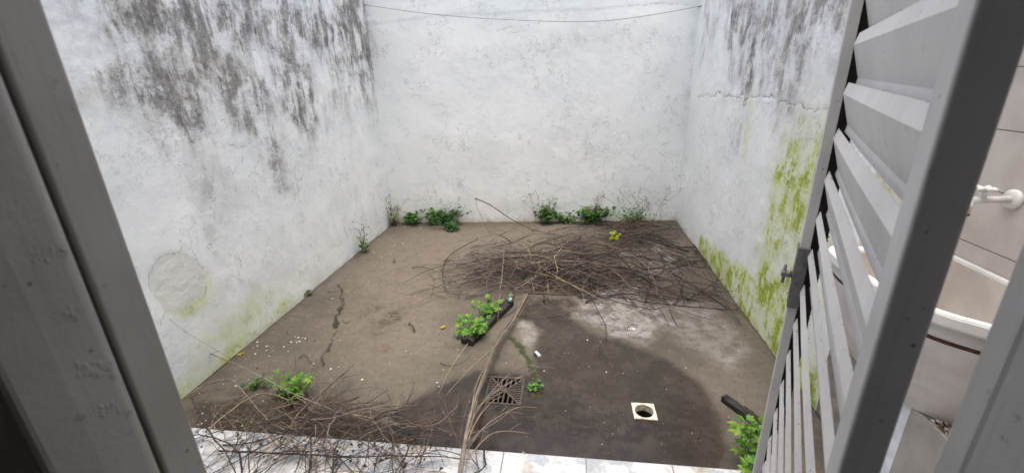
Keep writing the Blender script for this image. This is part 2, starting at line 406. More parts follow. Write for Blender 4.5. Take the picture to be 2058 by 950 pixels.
for k, (a, b, ru, rv, s) in enumerate([(420, 380, .10, .2, .75), (430, 470, .06, .15, .6), (580, 330, .08, .2, .6), (380, 130, .25, .15, .6), (150, 180, .08, .12, .7), (500, 560, .25, .1, .4), (100, 480, .1, .1, .5), (320, 215, .15, .1, .5)]):
    dirt += s*blob(U, V, *LW(a, b), ru, rv, .6, .5, 80+k)
dirt += .8*sstep(.03, 0, V)
cpl = [LW(*p) for p in ((330, 512), (352, 509), (375, 512), (398, 525), (403, 545), (414, 560), (412, 592), (400, 605), (375, 622), (350, 631), (330, 618), (315, 600), (300, 575), (301, 550), (318, 520))]
peel = polysoft(U, V, cpl, .012, .008, 14)
ed = dline(U, V, cpl+[cpl[0]])
crack = np.clip(1.25-ed/.009, 0, 1)*(.1+.62*sstep(.35, .6, fbm(U*9, V*9, 3)))
moss += .5*np.clip(1-ed/.05, 0, 1)*sstep(.68, .52, V)
crackl = [[(2.05, 1.33), (2.2, 1.27), (2.31, 1.30), (2.5, 1.19), (2.62, 1.21)], [(2.7, 1.45), (2.85, 1.38), (2.95, 1.42)], [(1.9, 1.05), (2.05, .98), (2.1, .9), (2.2, .88)], [(2.9, .95), (3.0, .86), (3.13, .88)], [(3.3, 1.2), (3.36, 1.05), (3.5, 1.0)]]
for c_ in crackl: crack = np.maximum(crack, .75*np.clip(1-dline(U+(fbm(U*14, V*14, 4)-.5)*.05, V+(fbm(U*14, V*14, 9)-.5)*.05, c_)/.012, 0, 1))
rough_top = sstep(1.1, 1.7, V)
disp = (fbm(U*3, V*3, 1, 2)-.5)*.014+(fbm(U*11, V*11, 2, 2)-.5)*.0025+(fbm(U*28, V*28, 6, 2)-.5)*.0025*(.4+rough_top+peel)-peel*.0025-crack*.0015
P = np.stack([X0+disp, U, V], -1)
fr = [(X0, ys[0], zs[0]), (X0, ys[-1], zs[0]), (X0, ys[-1], zs[-1]), (X0, ys[0], zs[-1])]
bk = [(X0-.18, q[1], q[2]) for q in fr]
tag(grid('patio_wall', M_PLASTER, P, dict(mildew=mil, moss=moss, dirt=dirt, peel=peel, crack=crack), body(fr, bk)),
    'white patio wall on the left with black mildew and a round peeled patch low down', 'wall')

# --- back wall, from (-2.03,4.65) to (1.2,4.83)
A, B = np.array([-2.06, 4.648]), np.array([1.215, 4.83]); Lb = np.linalg.norm(B-A); D = (B-A)/Lb; Nn = np.array([D[1], -D[0]])
us = np.arange(0, Lb+.005, .012); zs = np.arange(-.04, WT, .012); U, V = np.meshgrid(us, zs)
def BW(px, py):
    p = PY(px, py, 4.74); return (np.array(p[:2])-A).dot(D), p[2]
mil = np.zeros_like(U)+.05
for k, (a, b, ru, rv, s) in enumerate([(1130, 90, .25, .12, .35), (1260, 80, .2, .1, .3), (1150, 300, .4, .2, .25), (745, 60, .1, .3, .45), (920, 360, .15, .08, .35), (1010, 340, .3, .05, .2), (1390, 150, .06, .5, .3)]):
    mil += s*blob(U, V, *BW(a, b), ru, rv, .7, .6, 20+k)
dirt = .55*sstep(.42, .0, V+(fbm(U*4, V*4, 77)-.5)*.4)*.6+.8*sstep(.06, 0, V)
moss = .12*blob(U, V, *BW(1110, 90), 1.0, .4)+.35*sstep(.08, 0, V)
crack = np.clip(1-dline(U, V+(fbm(U*12, V*3, 9)-.5)*.05, [BW(*p) for p in ((1110, 24), (1180, 18), (1260, 10), (1330, 5), (1400, 6))])/.014, 0, 1)*sstep(BW(1120, 20)[0], BW(1300, 20)[0], U)*.8
lip = [BW(*p) for p in ((770, 48), (900, 32), (1040, 24), (1180, 17), (1330, 4), (1400, 5))]
zl = np.interp(U, [p[0] for p in lip], [p[1] for p in lip])+(fbm(U*7, V*0, 5)-.5)*.03
step = sstep(-.012, .012, V-zl)
disp = (fbm(U*2.2, V*2.2, 5, 2)-.5)*.014+(fbm(U*7, V*7, 8, 2)-.5)*.004+(fbm(U*24, V*24, 8, 2)-.5)*.001+step*.0022
P = np.stack([A[0]+D[0]*U+Nn[0]*disp, A[1]+D[1]*U+Nn[1]*disp, V], -1)
fr = [(*A, zs[0]), (*(A+D*us[-1]), zs[0]), (*(A+D*us[-1]), zs[-1]), (*A, zs[-1])]
bk = [(q[0]-Nn[0]*.18, q[1]-Nn[1]*.18, q[2]) for q in fr]
tag(grid('patio_wall', M_PLASTER, P, dict(mildew=mil, moss=moss, dirt=dirt, peel=0*U, crack=crack), body(fr, bk)),
    'clean white back wall of the patio, behind the row of weeds', 'wall')

# --- right wall, plane x=1.2, ends at y=1.87
X1 = 1.2
ys = np.arange(1.87, 4.84, .011); zs = np.arange(-.04, WT, .011); U, V = np.meshgrid(ys, zs)
def RW(px, py): p = PX(px, py, X1); return p[1], p[2]
mil = .1+.55*sstep(1.35, 2.0, V+(fbm(U*2.4, V*1, 41)-.5)*.8)*sstep(4.7, 4.2, U)
for k, (a, b, ru, rv, s) in enumerate([(1480, 60, .22, .4, .6), (1500, 160, .12, .25, .7), (1540, 110, .10, .3, .4), (1580, 160, .16, .3, .4), (1480, 250, .12, .2, .45), (1640, 80, .3, .3, .25), (1420, 30, .1, .35, .55), (1610, 260, .14, .15, .3)]):
    mil += s*blob(U, V, *RW(a, b), ru, rv, .6, .5, 100+k)
mil -= .5*blob(U, V, *RW(1440, 120), .12, .35, .5, .4, 9)
mil *= (.55+.9*fbm(U*6, V*1.5, 45)); mil = np.clip(mil-.05, 0, 1.1)
moss = np.zeros_like(U)
for k, (a, b, ru, rv, s) in enumerate([(1580, 390, .14, .24, .40), (1560, 320, .10, .2, .36), (1620, 300, .16, .2, .3), (1500, 260, .07, .2, .45), (1620, 420, .1, .3, .32), (1540, 460, .12, .2, .3), (1545, 590, .2, .12, .9), (1500, 570, .25, .09, .9), (1570, 640, .15, .18, .85), (1450, 530, .3, .08, .95), (1415, 500, .25, .07, .85), (1640, 560, .2, .3, .5), (1600, 460, .30, .45, .30), (1560, 540, .3, .2, .45), (1610, 350, .25, .35, .25), (1500, 330, .12, .5, .22), (1490, 200, .05, .2, .3)]):
    moss += s*blob(U, V, *RW(a, b), ru, rv, .55, .6, 120+k)
moss += .9*sstep(.24, .02, V+(fbm(U*6, V*4, 14)-.5)*.24)*sstep(4.3, 3.3, U)
moss = np.clip(moss*(.35+1.1*fbm(U*7, V*2.5, 46))+.55*sstep(.34, .05, V+(fbm(U*7, V*3, 47)-.5)*.35)*sstep(4.2, 3.2, U), 0, 1.1)
dirt = .6*sstep(.07, 0, V+(fbm(U*8, V*8, 15)-.5)*.08)+.35*blob(U, V, *RW(1560, 620), .3, .12)+.5*blob(U, V, *RW(1385, 370), .04, .06)+.35*blob(U, V, *RW(1620, 200), .4, .2)
crack = np.clip(1-dline(U+(fbm(U*12, V*12, 4)-.5)*.04, V+(fbm(U*12, V*12, 9)-.5)*.10, [RW(*p) for p in ((1400, 200), (1440, 188), (1500, 195), (1550, 190), (1580, 215), (1600, 205), (1640, 215), (1680, 218))])/.012, 0, .8)*1.05
disp = (fbm(U*3, V*3, 21, 2)-.5)*.012+(fbm(U*13, V*10, 22, 2)-.5)*.003+(fbm(U*30, V*30, 26, 2)-.5)*.002-crack*.003
P = np.stack([X1-disp, U, V], -1)[:, ::-1]
fl = lambda a: a[:, ::-1]
fr = [(X1, ys[-1], zs[0]), (X1, ys[0], zs[0]), (X1, ys[0], zs[-1]), (X1, ys[-1], zs[-1])]
bk = [(X1+.5, q[1], q[2]) for q in fr]
tag(grid('patio_wall', M_PLASTER, P, dict(mildew=fl(mil), moss=fl(moss), dirt=fl(dirt), peel=fl(0*U), crack=fl(crack)), body(fr, bk)),
    'right patio wall stained with grey streaks and bright green moss', 'wall')
# recess side: the rough end of that wall, seen through the slats
xs = np.arange(1.2, 1.52, .011); U, V = np.meshgrid(xs, zs)
moss = .6*sstep(.3, .7, fbm(U*7, V*4, 91))+.2; mil = .25+0*U
disp = (fbm(U*12, V*12, 52)-.5)*.02
P = np.stack([U, 1.866-disp*.8, V], -1)
tag(grid('wall_end', M_PLASTER, P, dict(mildew=mil, moss=moss, dirt=.2+0*U, peel=0*U, crack=0*U),
    body([(1.2, 1.866, zs[0]), (1.52, 1.866, zs[0]), (1.52, 1.866, zs[-1]), (1.2, 1.866, zs[-1])], [(1.2, 1.869, zs[0]), (1.52, 1.869, zs[0]), (1.52, 1.869, zs[-1]), (1.2, 1.869, zs[-1])])),
    'rough mossy wall end beside the wash tub, seen through the slats', 'wall')
# tiled wall behind the tub
b = MB((1.5, 1.1, 0)); b.box(1.5, 1.7, .32, 1.864, -.04, WT)
tag(b.build('tiled_wall', M_TILE), 'wall of long beige tiles behind the wash tub, with a white tap on it', 'wall')

# --- patio floor
st = .0062
xs = np.arange(-2.08, 1.32, st); ys = np.arange(1.30, 4.90, st); U, V = np.meshgrid(xs, ys)
def FP(*pts): return [F(*p)[:2] for p in pts]
wet = polysoft(U, V, FP((770, 860), (800, 825), (850, 787), (910, 758), (960, 746), (1020, 743), (1062, 748), (1066, 715), (1075, 690), (1082, 660), (1050, 640), (1062, 610), (1090, 598), (1150, 600), (1180, 610), (1150, 640), (1200, 668), (1250, 682), (1310, 706), (1360, 735), (1400, 765), (1440, 808), (1462, 850), (1470, 890), (1440, 960), (1200, 1000), (780, 960)), .045, .035, 6, 5)
wet = np.maximum(wet, .8*polysoft(U, V, FP((925, 540), (980, 515), (1100, 505), (1200, 500), (1270, 560), (1220, 580), (1215, 605), (1130, 600), (1010, 590), (960, 585)), .12, .14, 5, 15))
wet = np.maximum(wet, .85*polysoft(U, V, FP((390, 812), (470, 800), (560, 815), (680, 830), (760, 850), (860, 870), (860, 980), (380, 900)), .03, .04, 8, 25))
wet = np.maximum(wet, .45*polysoft(U, V, FP((1110, 470), (1340, 480), (1460, 620), (1480, 700), (1400, 740), (1320, 700), (1130, 640), (1240, 560)), .08, .08, 5, 19))
wet *= 1-.9*polysoft(U, V, FP((1035, 675), (1072, 690), (1062, 735), (1020, 735)), .015, .01)
pale = .9*polysoft(U, V, FP((1120, 612), (1180, 600), (1225, 560), (1300, 575), (1320, 620), (1360, 650), (1290, 690), (1235, 672), (1180, 650)), .06, .07, 7, 8)  # pale stain plus the sky's reflection on wet concrete, painted as colour
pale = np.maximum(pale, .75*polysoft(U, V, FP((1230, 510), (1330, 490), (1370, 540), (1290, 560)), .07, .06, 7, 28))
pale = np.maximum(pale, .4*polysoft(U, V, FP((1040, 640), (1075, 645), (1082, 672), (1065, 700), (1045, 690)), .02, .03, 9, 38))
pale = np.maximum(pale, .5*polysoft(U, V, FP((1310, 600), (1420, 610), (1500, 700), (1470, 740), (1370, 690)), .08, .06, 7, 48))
sand = .95*polysoft(U, V, FP((760, 470), (1000, 450), (1180, 450), (1180, 480), (940, 510), (900, 590), (870, 650), (800, 640), (720, 600), (690, 560)), .25, .1, 3, 58)
sand = np.maximum(sand, .7*polysoft(U, V, FP((640, 700), (700, 580), (880, 600), (880, 700), (780, 750)), .2, .1, 3, 68))
grime_shade = np.zeros_like(U)
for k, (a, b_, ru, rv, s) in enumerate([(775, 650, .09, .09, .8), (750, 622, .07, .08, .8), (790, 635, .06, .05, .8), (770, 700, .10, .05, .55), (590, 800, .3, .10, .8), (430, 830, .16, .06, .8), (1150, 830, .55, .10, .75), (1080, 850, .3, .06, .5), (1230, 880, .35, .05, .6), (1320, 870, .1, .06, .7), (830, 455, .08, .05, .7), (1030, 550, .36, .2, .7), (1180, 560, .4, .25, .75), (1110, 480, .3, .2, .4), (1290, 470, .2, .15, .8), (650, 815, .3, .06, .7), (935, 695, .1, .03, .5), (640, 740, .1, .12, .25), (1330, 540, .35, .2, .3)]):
    grime_shade += s*blob(U, V, *F(a, b_)[:2], ru, rv, .7, 1.0, 140+k)  # spots of grime; those under the heaps paint contact darkness
grime_shade += .55*sstep(-1.90, -2.03, U+(fbm(U*8, V*8, 33)-.5)*.1)+.6*sstep(1.08, 1.2, U+(fbm(U*8, V*8, 34)-.5)*.1)+.4*sstep(4.45, 4.7, V)+.35*sstep(1.56, 1.46, V+(fbm(U*9, V*9, 35)-.5)*.08)
crk = np.zeros_like(U); depth = np.zeros_like(U)
wU = U+(fbm(U*22, V*22, 71, 3)-.5)*.05; wV = V+(fbm(U*22, V*22, 72, 3)-.5)*.05
def addcrack(pts, w):
    global crk
    crk = np.maximum(crk, np.clip(2.0-dline(wU, wV, FP(*pts))/(w*.30), 0, 1))
addcrack([(680, 572), (686, 585), (690, 605), (684, 622)], .013); addcrack([(660, 587), (680, 585)], .009)
addcrack([(684, 615), (677, 632), (676, 650)], .020); addcrack([(676, 648), (676, 658)], .032); addcrack([(677, 650), (704, 646)], .009)
addcrack([(673, 665), (667, 685), (655, 705)], .009); addcrack([(662, 690), (652, 705), (648, 715), (648, 734)], .012)
addcrack([(822, 648), (832, 655), (830, 668)], .012); addcrack([(815, 655), (835, 660)], .008); addcrack([(790, 520), (794, 530)], .010)
mossf = np.clip(1.4-dline(wU, wV, FP((1028, 678), (1040, 690), (1050, 705), (1062, 722), (1070, 735)))/.022, 0, 1)
crk = np.maximum(crk, .75*np.clip(1.5-dline(wU, wV, FP((1026, 677), (1040, 690), (1052, 708), (1066, 728), (1072, 770)))/.011, 0, 1))
mossf = np.maximum(mossf, .8*np.clip(1.2-dline(wU, wV, FP((1072, 745), (1078, 775), (1070, 795)))/.02, 0, 1))
mossf = np.maximum(mossf, .7*sstep(.03, .0, U+2.03+(fbm(U*9, V*9, 36)-.5)*.05)*sstep(3.6, 2.0, V))
gutter = sstep(.022, .0, 1.2-U+.004)+sstep(.022, .0, U+2.026)
crk = np.maximum(crk, .8*np.clip(gutter, 0, 1))
Z = (fbm(U*2.5, V*2.5, 61)-.5)*.012*(1-.6*wet)+(fbm(U*14, V*14, 62)-.5)*.004*(1-.7*wet)-crk*.014
CX, CY = (U[:-1, :-1]+st/2), (V[:-1, :-1]+st/2)
G0 = (-.412, -.225, 1.768, 1.976)        # cast grate
Q0 = (.328, .434, 1.723, 1.831)          # small drain
near = lambda r, m: (U > r[0]-m) & (U < r[1]+m) & (V > r[2]-m) & (V < r[3]+m)
Z = np.where(near(G0, .03) | near(Q0, .03), 0.0, Z)
hole = ((CX > G0[0]+.006) & (CX < G0[1]-.006) & (CY > G0[2]+.006) & (CY < G0[3]-.006)) | (np.hypot(CX-.381, CY-1.777) < .046)
tag(grid('patio_floor', M_FLOOR, np.stack([U, V, Z], -1), dict(wet=wet, pale=pale, sand=sand, grime_shade=grime_shade, crack=crk, moss=mossf), None, ~hole),
    None, None, None, 'structure')
b = MB(); b.box(-60, 60, -60, 90, -.5, -.40); tag(b.build('ground', simple('bare_ground', (.2, .17, .13), .9)), None, None, None, 'structure')
# tiled landing in front of the door
b = MB((0, 0, 0)); b.box(-2.02, 1.198, -2.6, 1.446, -.3, .03)
tag(b.build('landing', M_LAND, None, .004), None, None, None, 'structure')

# --- the house the picture is taken from
hs = thing('house', 'dim plastered house wall holding the grey steel door frame, nearest the viewer', 'house', (0, .3, 0))
b = MB((0, .3, 0)); b.box(-2.2, -.40, .10, .285, -.1, WT); b.box(.33, 1.7, .10, .285, -.1, WT); b.box(-.40, .33, .10, .285, 2.15, WT)
b.build('wall', M_INT, hs, .004)
b = MB((0, .3, 0)); b.box(-2.2, -2.03, -2.6, .1, -.1, WT); b.box(1.52, 1.7, -2.6, .1, -.1, WT)
b.box(-2.2, 1.7, -2.8, -2.6, -.1, WT)
b.build('room_wall', M_INT, hs)
b = MB((0, .3, 0)); b.box(-2.2, 1.7, -2.8, .285, WT, WT+.15); b.build('roof', M_INT, hs)

# --- plinth and wash tub in the recess
pl = thing('plinth', 'low masonry plinth carrying the wash tub, part raw and part pale painted', 'plinth', (1.35, 1.2, 0))
b = MB((1.35, 1.2, 0)); b.box(1.205, 1.498, .5, 1.862, -.1, .43); b.build('core', M_RAW, pl)
b = MB((1.35, 1.2, 0)); b.box(1.199, 1.2045, 1.393, 1.50, -.1, .432); b.build('painted_strip', M_PALEW, pl)
b = MB((1.35, 1.2, 0)); b.box(1.199, 1.2045, .5, 1.3925, -.1, .432); b.build('facing', M_BEIGEW, pl)
b = MB((1.3, 1.4, .43))
for i in range(900):
    y_ = rnd.uniform(.75, 1.86); x_ = rnd.uniform(1.21, 1.30); r_ = rnd.uniform(.002, .008)
    z_ = .43+r_*.4+max(0, (x_-1.25))*.35*rnd.random(); a = rnd.random()*6
    b.add([(x_+r_*math.cos(a+t)*rnd.uniform(.6, 1.4), y_+r_*math.sin(a+t)*1.6, z_) for t in (0, 2.1, 4.2)]+[(x_, y_, z_+r_)], [(0, 1, 3), (1, 2, 3), (2, 0, 3)], rnd.choice([0, 0, 1]))
tag(b.build('debris', [L_DRY, M_WHITE]), 'brown crumbs and leaf litter on the ledge under the wash tub', 'litter', None, 'stuff')

tb = thing('wash_tub', 'cream wash tub with thick white rim, behind the slatted door', 'wash tub', (1.3, 1.5, .43))
TO = (1.3, 1.5, .43)
def tub_outline(k=0.0, n=56, shrink=0.0):
    # plan of the rim: flat against the tiled wall, bowed towards the patio
    ctrl = [(1.495, 1.08), (1.33, 1.12), (1.20, 1.215), (1.10, 1.32), (1.052, 1.47), (1.045, 1.62), (1.055, 1.77), (1.085, 1.855), (1.16, 1.858), (1.495, 1.858)]
    P_ = np.array(ctrl); out = []
    for i in range(len(P_)-1):
        p0 = P_[max(i-1, 0)]; p1 = P_[i]; p2 = P_[i+1]; p3 = P_[min(i+2, len(P_)-1)]
        for t in np.linspace(0, 1, 6, endpoint=False):
            out.append(.5*((2*p1)+(-p0+p2)*t+(2*p0-5*p1+4*p2-p3)*t*t+(-p0+3*p1-3*p2+p3)*t**3))
    out.append(P_[-1]); O = np.array(out)
    c = np.array([1.36, 1.48]); O = O+(c-O)*np.array([k, k]); 
    O[:, 0] = np.minimum(O[:, 0], 1.495); O[:, 1] = np.minimum(O[:, 1], 1.858-.2*k*.3)
    return O
def ring(levels, name, mat, closed=False):
    vs = []; fs = []; n = None
    for (k, z) in levels:
        O = tub_outline(k); n = len(O); vs += [(p[0], p[1], z) for p in O]
    L_ = len(levels)
    for i in range(L_-1):
        for j in range(n): fs.append((i*n+j, i*n+(j+1) % n, (i+1)*n+(j+1) % n, (i+1)*n+j))
    if closed: fs.append(tuple((L_-1)*n+j for j in range(n)))
    m = MB(TO); m.add(vs, fs, 0, False); return m.build(name, mat, tb)
ring([(.085, .80), (.05, .803), (.01, .808), (0, .815), (0, .842), (.012, .85), (.08, .85), (.10, .845), (.105, .835)], 'rim', M_RIM)
ring([(.105, .835), (.13, .78), (.24, .60), (.42, .53), (.8, .52)], 'inner_bowl', M_BASIN_IN, True)
ring([(.05, .803), (.055, .765), (.07, .76)], 'lip', M_BASIN)
ring([(.068, .762), (.072, .748), (.078, .745)], 'rust_band', M_RUST)
ring([(.075, .748), (.11, .68), (.21, .56), (.36, .434), (.7, .434)], 'bowl', M_BASIN, True)

tp = thing('tap', 'white plastic wall tap with a cross handle, on the beige tiles', 'tap', (1.5, 1.64, 1.11))
ty, tz = 1.635, 1.112; TPO = (1.5, 1.64, 1.11)
b = MB(TPO); b.tube([(1.4985, ty, tz), (1.488, ty, tz), (1.483, ty, tz)], [.034, .033, .020], 24); b.build('flange', M_WHITE, tp)
b = MB(TPO); b.tube([(1.485, ty, tz), (1.40, ty+.004, tz-.004), (1.375, ty+.006, tz-.008)], [.0125, .0115, .014], 14)
b.tube([(1.378, ty+.006, tz-.008), (1.372, ty+.006, tz-.03), (1.37, ty+.006, tz-.052)], [.013, .011, .0115], 12); b.build('spout', M_WHITE, tp)
b = MB(TPO); b.tube([(1.40, ty, tz), (1.398, ty, tz+.035)], [.009, .009], 12)
for a in range(4):
    an = a*math.pi/2+.5; b.tube([(1.398, ty, tz+.034), (1.398+.024*math.cos(an), ty+.024*math.sin(an), tz+.038), (1.398+.034*math.cos(an), ty+.034*math.sin(an), tz+.036)], [.008, .0085, .006], 10)
b.build('handle', M_WHITE, tp)
b = MB(TPO); b.tube([(1.37, ty+.006, tz-.052), (1.37, ty+.006, tz-.060)], [.0118, .0118], 12); b.build('nozzle', M_RUST, tp)

# ------------------------------------------------------------------ drains
gr = thing('drain_grate', 'square rusty iron drain grate sunk in the wet concrete', 'drain grate', ((G0[0]+G0[1])/2, (G0[2]+G0[3])/2, 0))
gx, gy = gr.location.x, gr.location.y; hx, hy = (G0[1]-G0[0])/2+.004, (G0[3]-G0[2])/2+.004
GO = (gx, gy, 0)
b = MB(GO)
for (x0, x1, y0, y1) in ((-hx, hx, -hy, -hy+.011), (-hx, hx, hy-.011, hy), (-hx, -hx+.011, -hy+.011, hy-.011), (hx-.011, hx, -hy+.011, hy-.011)):
    b.box(gx+x0, gx+x1, gy+y0, gy+y1, -.012, .004)
b.build('frame', M_IRON, gr, .0015)
b = MB(GO)
def bar(x0, y0, x1, y1, w=.0042, zt=.0):
    d = np.array([x1-x0, y1-y0]); l = np.linalg.norm(d); d /= l; n_ = np.array([-d[1], d[0]])*w
    q = [(gx+x0-n_[0], gy+y0-n_[1]), (gx+x1-n_[0], gy+y1-n_[1]), (gx+x1+n_[0], gy+y1+n_[1]), (gx+x0+n_[0], gy+y0+n_[1])]
    if np.cross(np.array(q[1])-q[0], np.array(q[2])-q[1]) < 0: q = q[::-1]
    b.hexa([(*p, -.012) for p in q], [(*p, zt) for p in q])
ix, iy = hx-.0115, hy-.0115
bar(-ix, -iy, ix, iy, .0042, .001); bar(-ix, iy, ix, -iy, .0042, .0012); bar(-ix, 0, ix, 0, .0042, .0006); bar(0, -iy, 0, iy, .004, .0004)
for k in range(1, 7):
    t = k/7
    for s in (-1, 1):
        for q in (-1, 1):
            if k < 7: bar(s*ix, q*t*iy, s*ix*t, q*t*iy, .0032, -.0003)
for k in (2, 4, 6):
    t = k/7
    for s in (-1, 1):
        for q in (-1, 1): bar(s*t*ix, q*iy, s*t*ix, q*t*iy, .0032, -.0006)
b.build('bars', M_IRON, gr)
b = MB(GO); 
for (x0, x1, y0, y1) in ((-hx, hx, -hy, -hy+.006), (-hx, hx, hy-.006, hy), (-hx, -hx+.006, -hy+.006, hy-.006), (hx-.006, hx, -hy+.006, hy-.006)):
    b.box(gx+x0, gx+x1, gy+y0, gy+y1, -.28, -.0125)
b.box(gx-hx, gx+hx, gy-hy, gy+hy, -.30, -.281); b.build('pit', M_PIT, gr)

dc = np.array([(Q0[0]+Q0[1])/2, (Q0[2]+Q0[3])/2]); DO = (dc[0], dc[1], 0)
dr = thing('floor_drain', 'small square cream drain frame with an open round hole', 'floor drain', DO)
b = MB(DO); n = 32; R_ = .044; h_ = .0545
vs = []; fs = []
for i in range(n):
    a = 2*math.pi*i/n; c_, s_ = math.cos(a), math.sin(a); k = h_/max(abs(c_), abs(s_))
    for (x, y, z) in ((c_*k, s_*k, -.004), (c_*k, s_*k, .0065), (c_*k*.97, s_*k*.97, .008), (c_*(R_+.003), s_*(R_+.003), .008), (c_*R_, s_*R_, .0055), (c_*R_, s_*R_, -.03)):
        vs.append((dc[0]+x, dc[1]+y, z))
for i in range(n):
    j = (i+1) % n
    for k in range(5): fs.append((i*6+k, j*6+k, j*6+k+1, i*6+k+1))
b.add(vs, fs); b.build('frame', M_CREAM, dr)
b = MB(DO); vs = []; fs = []
for i in range(n):
    a = 2*math.pi*i/n
    for z in (-.03, -.30): vs.append((dc[0]+R_*1.02*math.cos(a), dc[1]+R_*1.02*math.sin(a), z))
fs = [(2*i, 2*((i+1) % n), 2*((i+1) % n)+1, 2*i+1) for i in range(n)]; fs.append(tuple(2*i+1 for i in range(n)))
b.add(vs, fs); b.tube([(dc[0]-.04, dc[1]+.012, -.05), (dc[0], dc[1]+.02, -.055), (dc[0]+.04, dc[1]+.005, -.05)], .005, 6)
b.build('pipe', M_PIT, dr)

# ------------------------------------------------------------------ door frame and the slatted leaf
df = thing('steel_door_frame', 'grey painted steel door frame at the far left and far right edges', 'door frame', (0, .28, 0))
DFO = (0, .28, 0)
b = MB(DFO)   # left jamb: two stepped channels with a groove between
b.prism([(-.367, .300), (-.372, .303), (-.45, .303), (-.45, .292), (-.369, .264), (-.3665, .266)][::-1], 0.03, 2.15)
b.build('jamb', M_FRAME, df, .002)
b = MB(DFO)
b.prism([(-.3735, .262), (-.44, .262), (-.44, .250), (-.3735, .256)][::-1], 0.03, 2.15); b.build('groove_strip', simple('dark_groove', (.10, .098, .08), .6), df)  # dark-coloured strip set in the groove between the channels
b = MB(DFO)
b.prism([(-.338, .238), (-.345, .245), (-.44, .245), (-.44, .178), (-.3405, .178), (-.338, .206)][::-1], 0.03, 2.15)
for (a_, r_, e_) in ((-.78, .006, 1), (-.905, .007, 2), (-1.04, .009, 3), (-1.145, .007, 4)):
    pass
jb = b.build('jamb', M_FRAME, df, .005, 3)
# old paint runs and weld spatter on the left jamb
b = MB(DFO)
for (px, py, r_) in ((95, 512, .006), (125, 630, .007), (190, 740, .010), (225, 825, .008)):
    for k in range(60):
        qx, qy = px+rnd.uniform(-38, 38), py+rnd.uniform(-14, 14)
        p = PX(qx, qy, -.3385); rr = r_*rnd.uniform(.04, .34)*rnd.random()
        if p[1] < .212 or p[1] > .236: continue
        ring_ = [(-.3379, p[1]+rr*math.cos(t*.785)*rnd.uniform(.7, 1.2), p[2]+rr*math.sin(t*.785)*rnd.uniform(.8, 1.6)) for t in range(8)]
        b.add(ring_+[(-.3379+rr*.35, p[1], p[2])], [(t, (t+1) % 8, 8) for t in range(8)], 0, True)
b.build('paint_blister', M_FRAME, df)
b = MB(DFO)   # right jamb
b.prism([(.2885, .300), (.36, .300), (.36, .12), (.34, .12), (.2900, .2800), (.2885, .2825)], 0.03, 2.15)
b.build('jamb', M_STEEL, df, .0015, 2)
b = MB(DFO); b.box(-.45, .36, .245, .300, 2.10, 2.15); b.build('lintel', M_FRAME, df, .002)

AZ = math.radians(23.72); LD = np.array([math.sin(AZ), math.cos(AZ)]); LS = np.array([math.cos(AZ), -math.sin(AZ)])
def LP(t, d): q = LD*t+LS*d; return (q[0], q[1])
lf = thing('louvred_door_leaf', 'pale grey steel door leaf with slanted slats, standing open', 'door', (*LP(.42, .11), 0))
LO = (*LP(.42, .11), 0)
ZB, ZT = .06, 2.08
def lbox(m, t0, t1, d0, d1, z0, z1, mi=0):
    q = [LP(t0, d0), LP(t0, d1), LP(t1, d1), LP(t1, d0)]
    if np.cross(np.array(q[1])-q[0], np.array(q[2])-q[1]) < 0: q = q[::-1]
    m.prism(q, z0, z1, mi)
b = MB(LO); lbox(b, .413, .456, .0924, .1216, ZB, ZT); b.build('stile', M_STEEL, lf, .003, 3)
b = MB(LO); lbox(b, 1.135, 1.17, .078, .0975, ZB, ZT); b.build('stile', M_STEEL, lf, .0015)
b = MB(LO); lbox(b, 1.150, 1.17, .0985, .127, ZB, ZT)  # black strip paints the channel's shaded cavity along with its dark pile
for i in range(700):
    z_ = rnd.uniform(.6, 1.95); r_ = rnd.uniform(.001, .0035); d_ = rnd.uniform(.100, .128)
    t_ = 1.149-rnd.random()**2*.03; q = LP(t_, d_); b.add([(q[0]+rnd.uniform(-r_, r_), q[1]+rnd.uniform(-r_, r_), z_+rnd.uniform(-r_, r_)) for _ in range(4)], [(0, 1, 2), (0, 2, 3), (0, 1, 3), (1, 2, 3)])
b.build('felt_and_cavity', M_BLACK, lf)
b = MB(LO); lbox(b, .457, 1.134, .098, .120, ZB, ZB+.05); b.build('rail', M_STEEL, lf, .002)
b = MB(LO); lbox(b, .457, 1.134, .098, .120, ZT-.05, ZT); b.build('rail', M_STEEL, lf, .002)
b = MB(LO)
PT = .0885; prof = [(.1005, 0), (.0955, -.021), (.1135, -.0810), (.1115, -.0945)]
k = -6
while True:
    zt = EYE-.029+PT*2-k*PT-PT*2+0.0
    k += 1
    if zt > ZT-.03: continue
    if zt-.1 < ZB+.05: break
    t0, t1 = .457, 1.128
    nseg = 14; vs = []; fs = []
    sag = rnd.uniform(-.002, .002)
    T_ = np.linspace(t0, t1, nseg); th = .0012
    for t in T_:
        wob = sag*math.sin(math.pi*(t-t0)/(t1-t0))
        for (d_, z_) in prof: q = LP(t, d_+wob); vs.append((*q, zt+z_))
        for (d_, z_) in prof[::-1]: q = LP(t, d_+wob+th); vs.append((*q, zt+z_-.0006))
    m_ = 2*len(prof)
    for i in range(nseg-1):
        for j in range(m_): fs.append((i*m_+j, i*m_+(j+1) % m_, (i+1)*m_+(j+1) % m_, (i+1)*m_+j))
    fs += [tuple(range(m_)), tuple((nseg-1)*m_+j for j in range(m_-1, -1, -1))]
    b.add(vs, fs)
b.build('slats', M_SLAT, lf)
b = MB(LO)
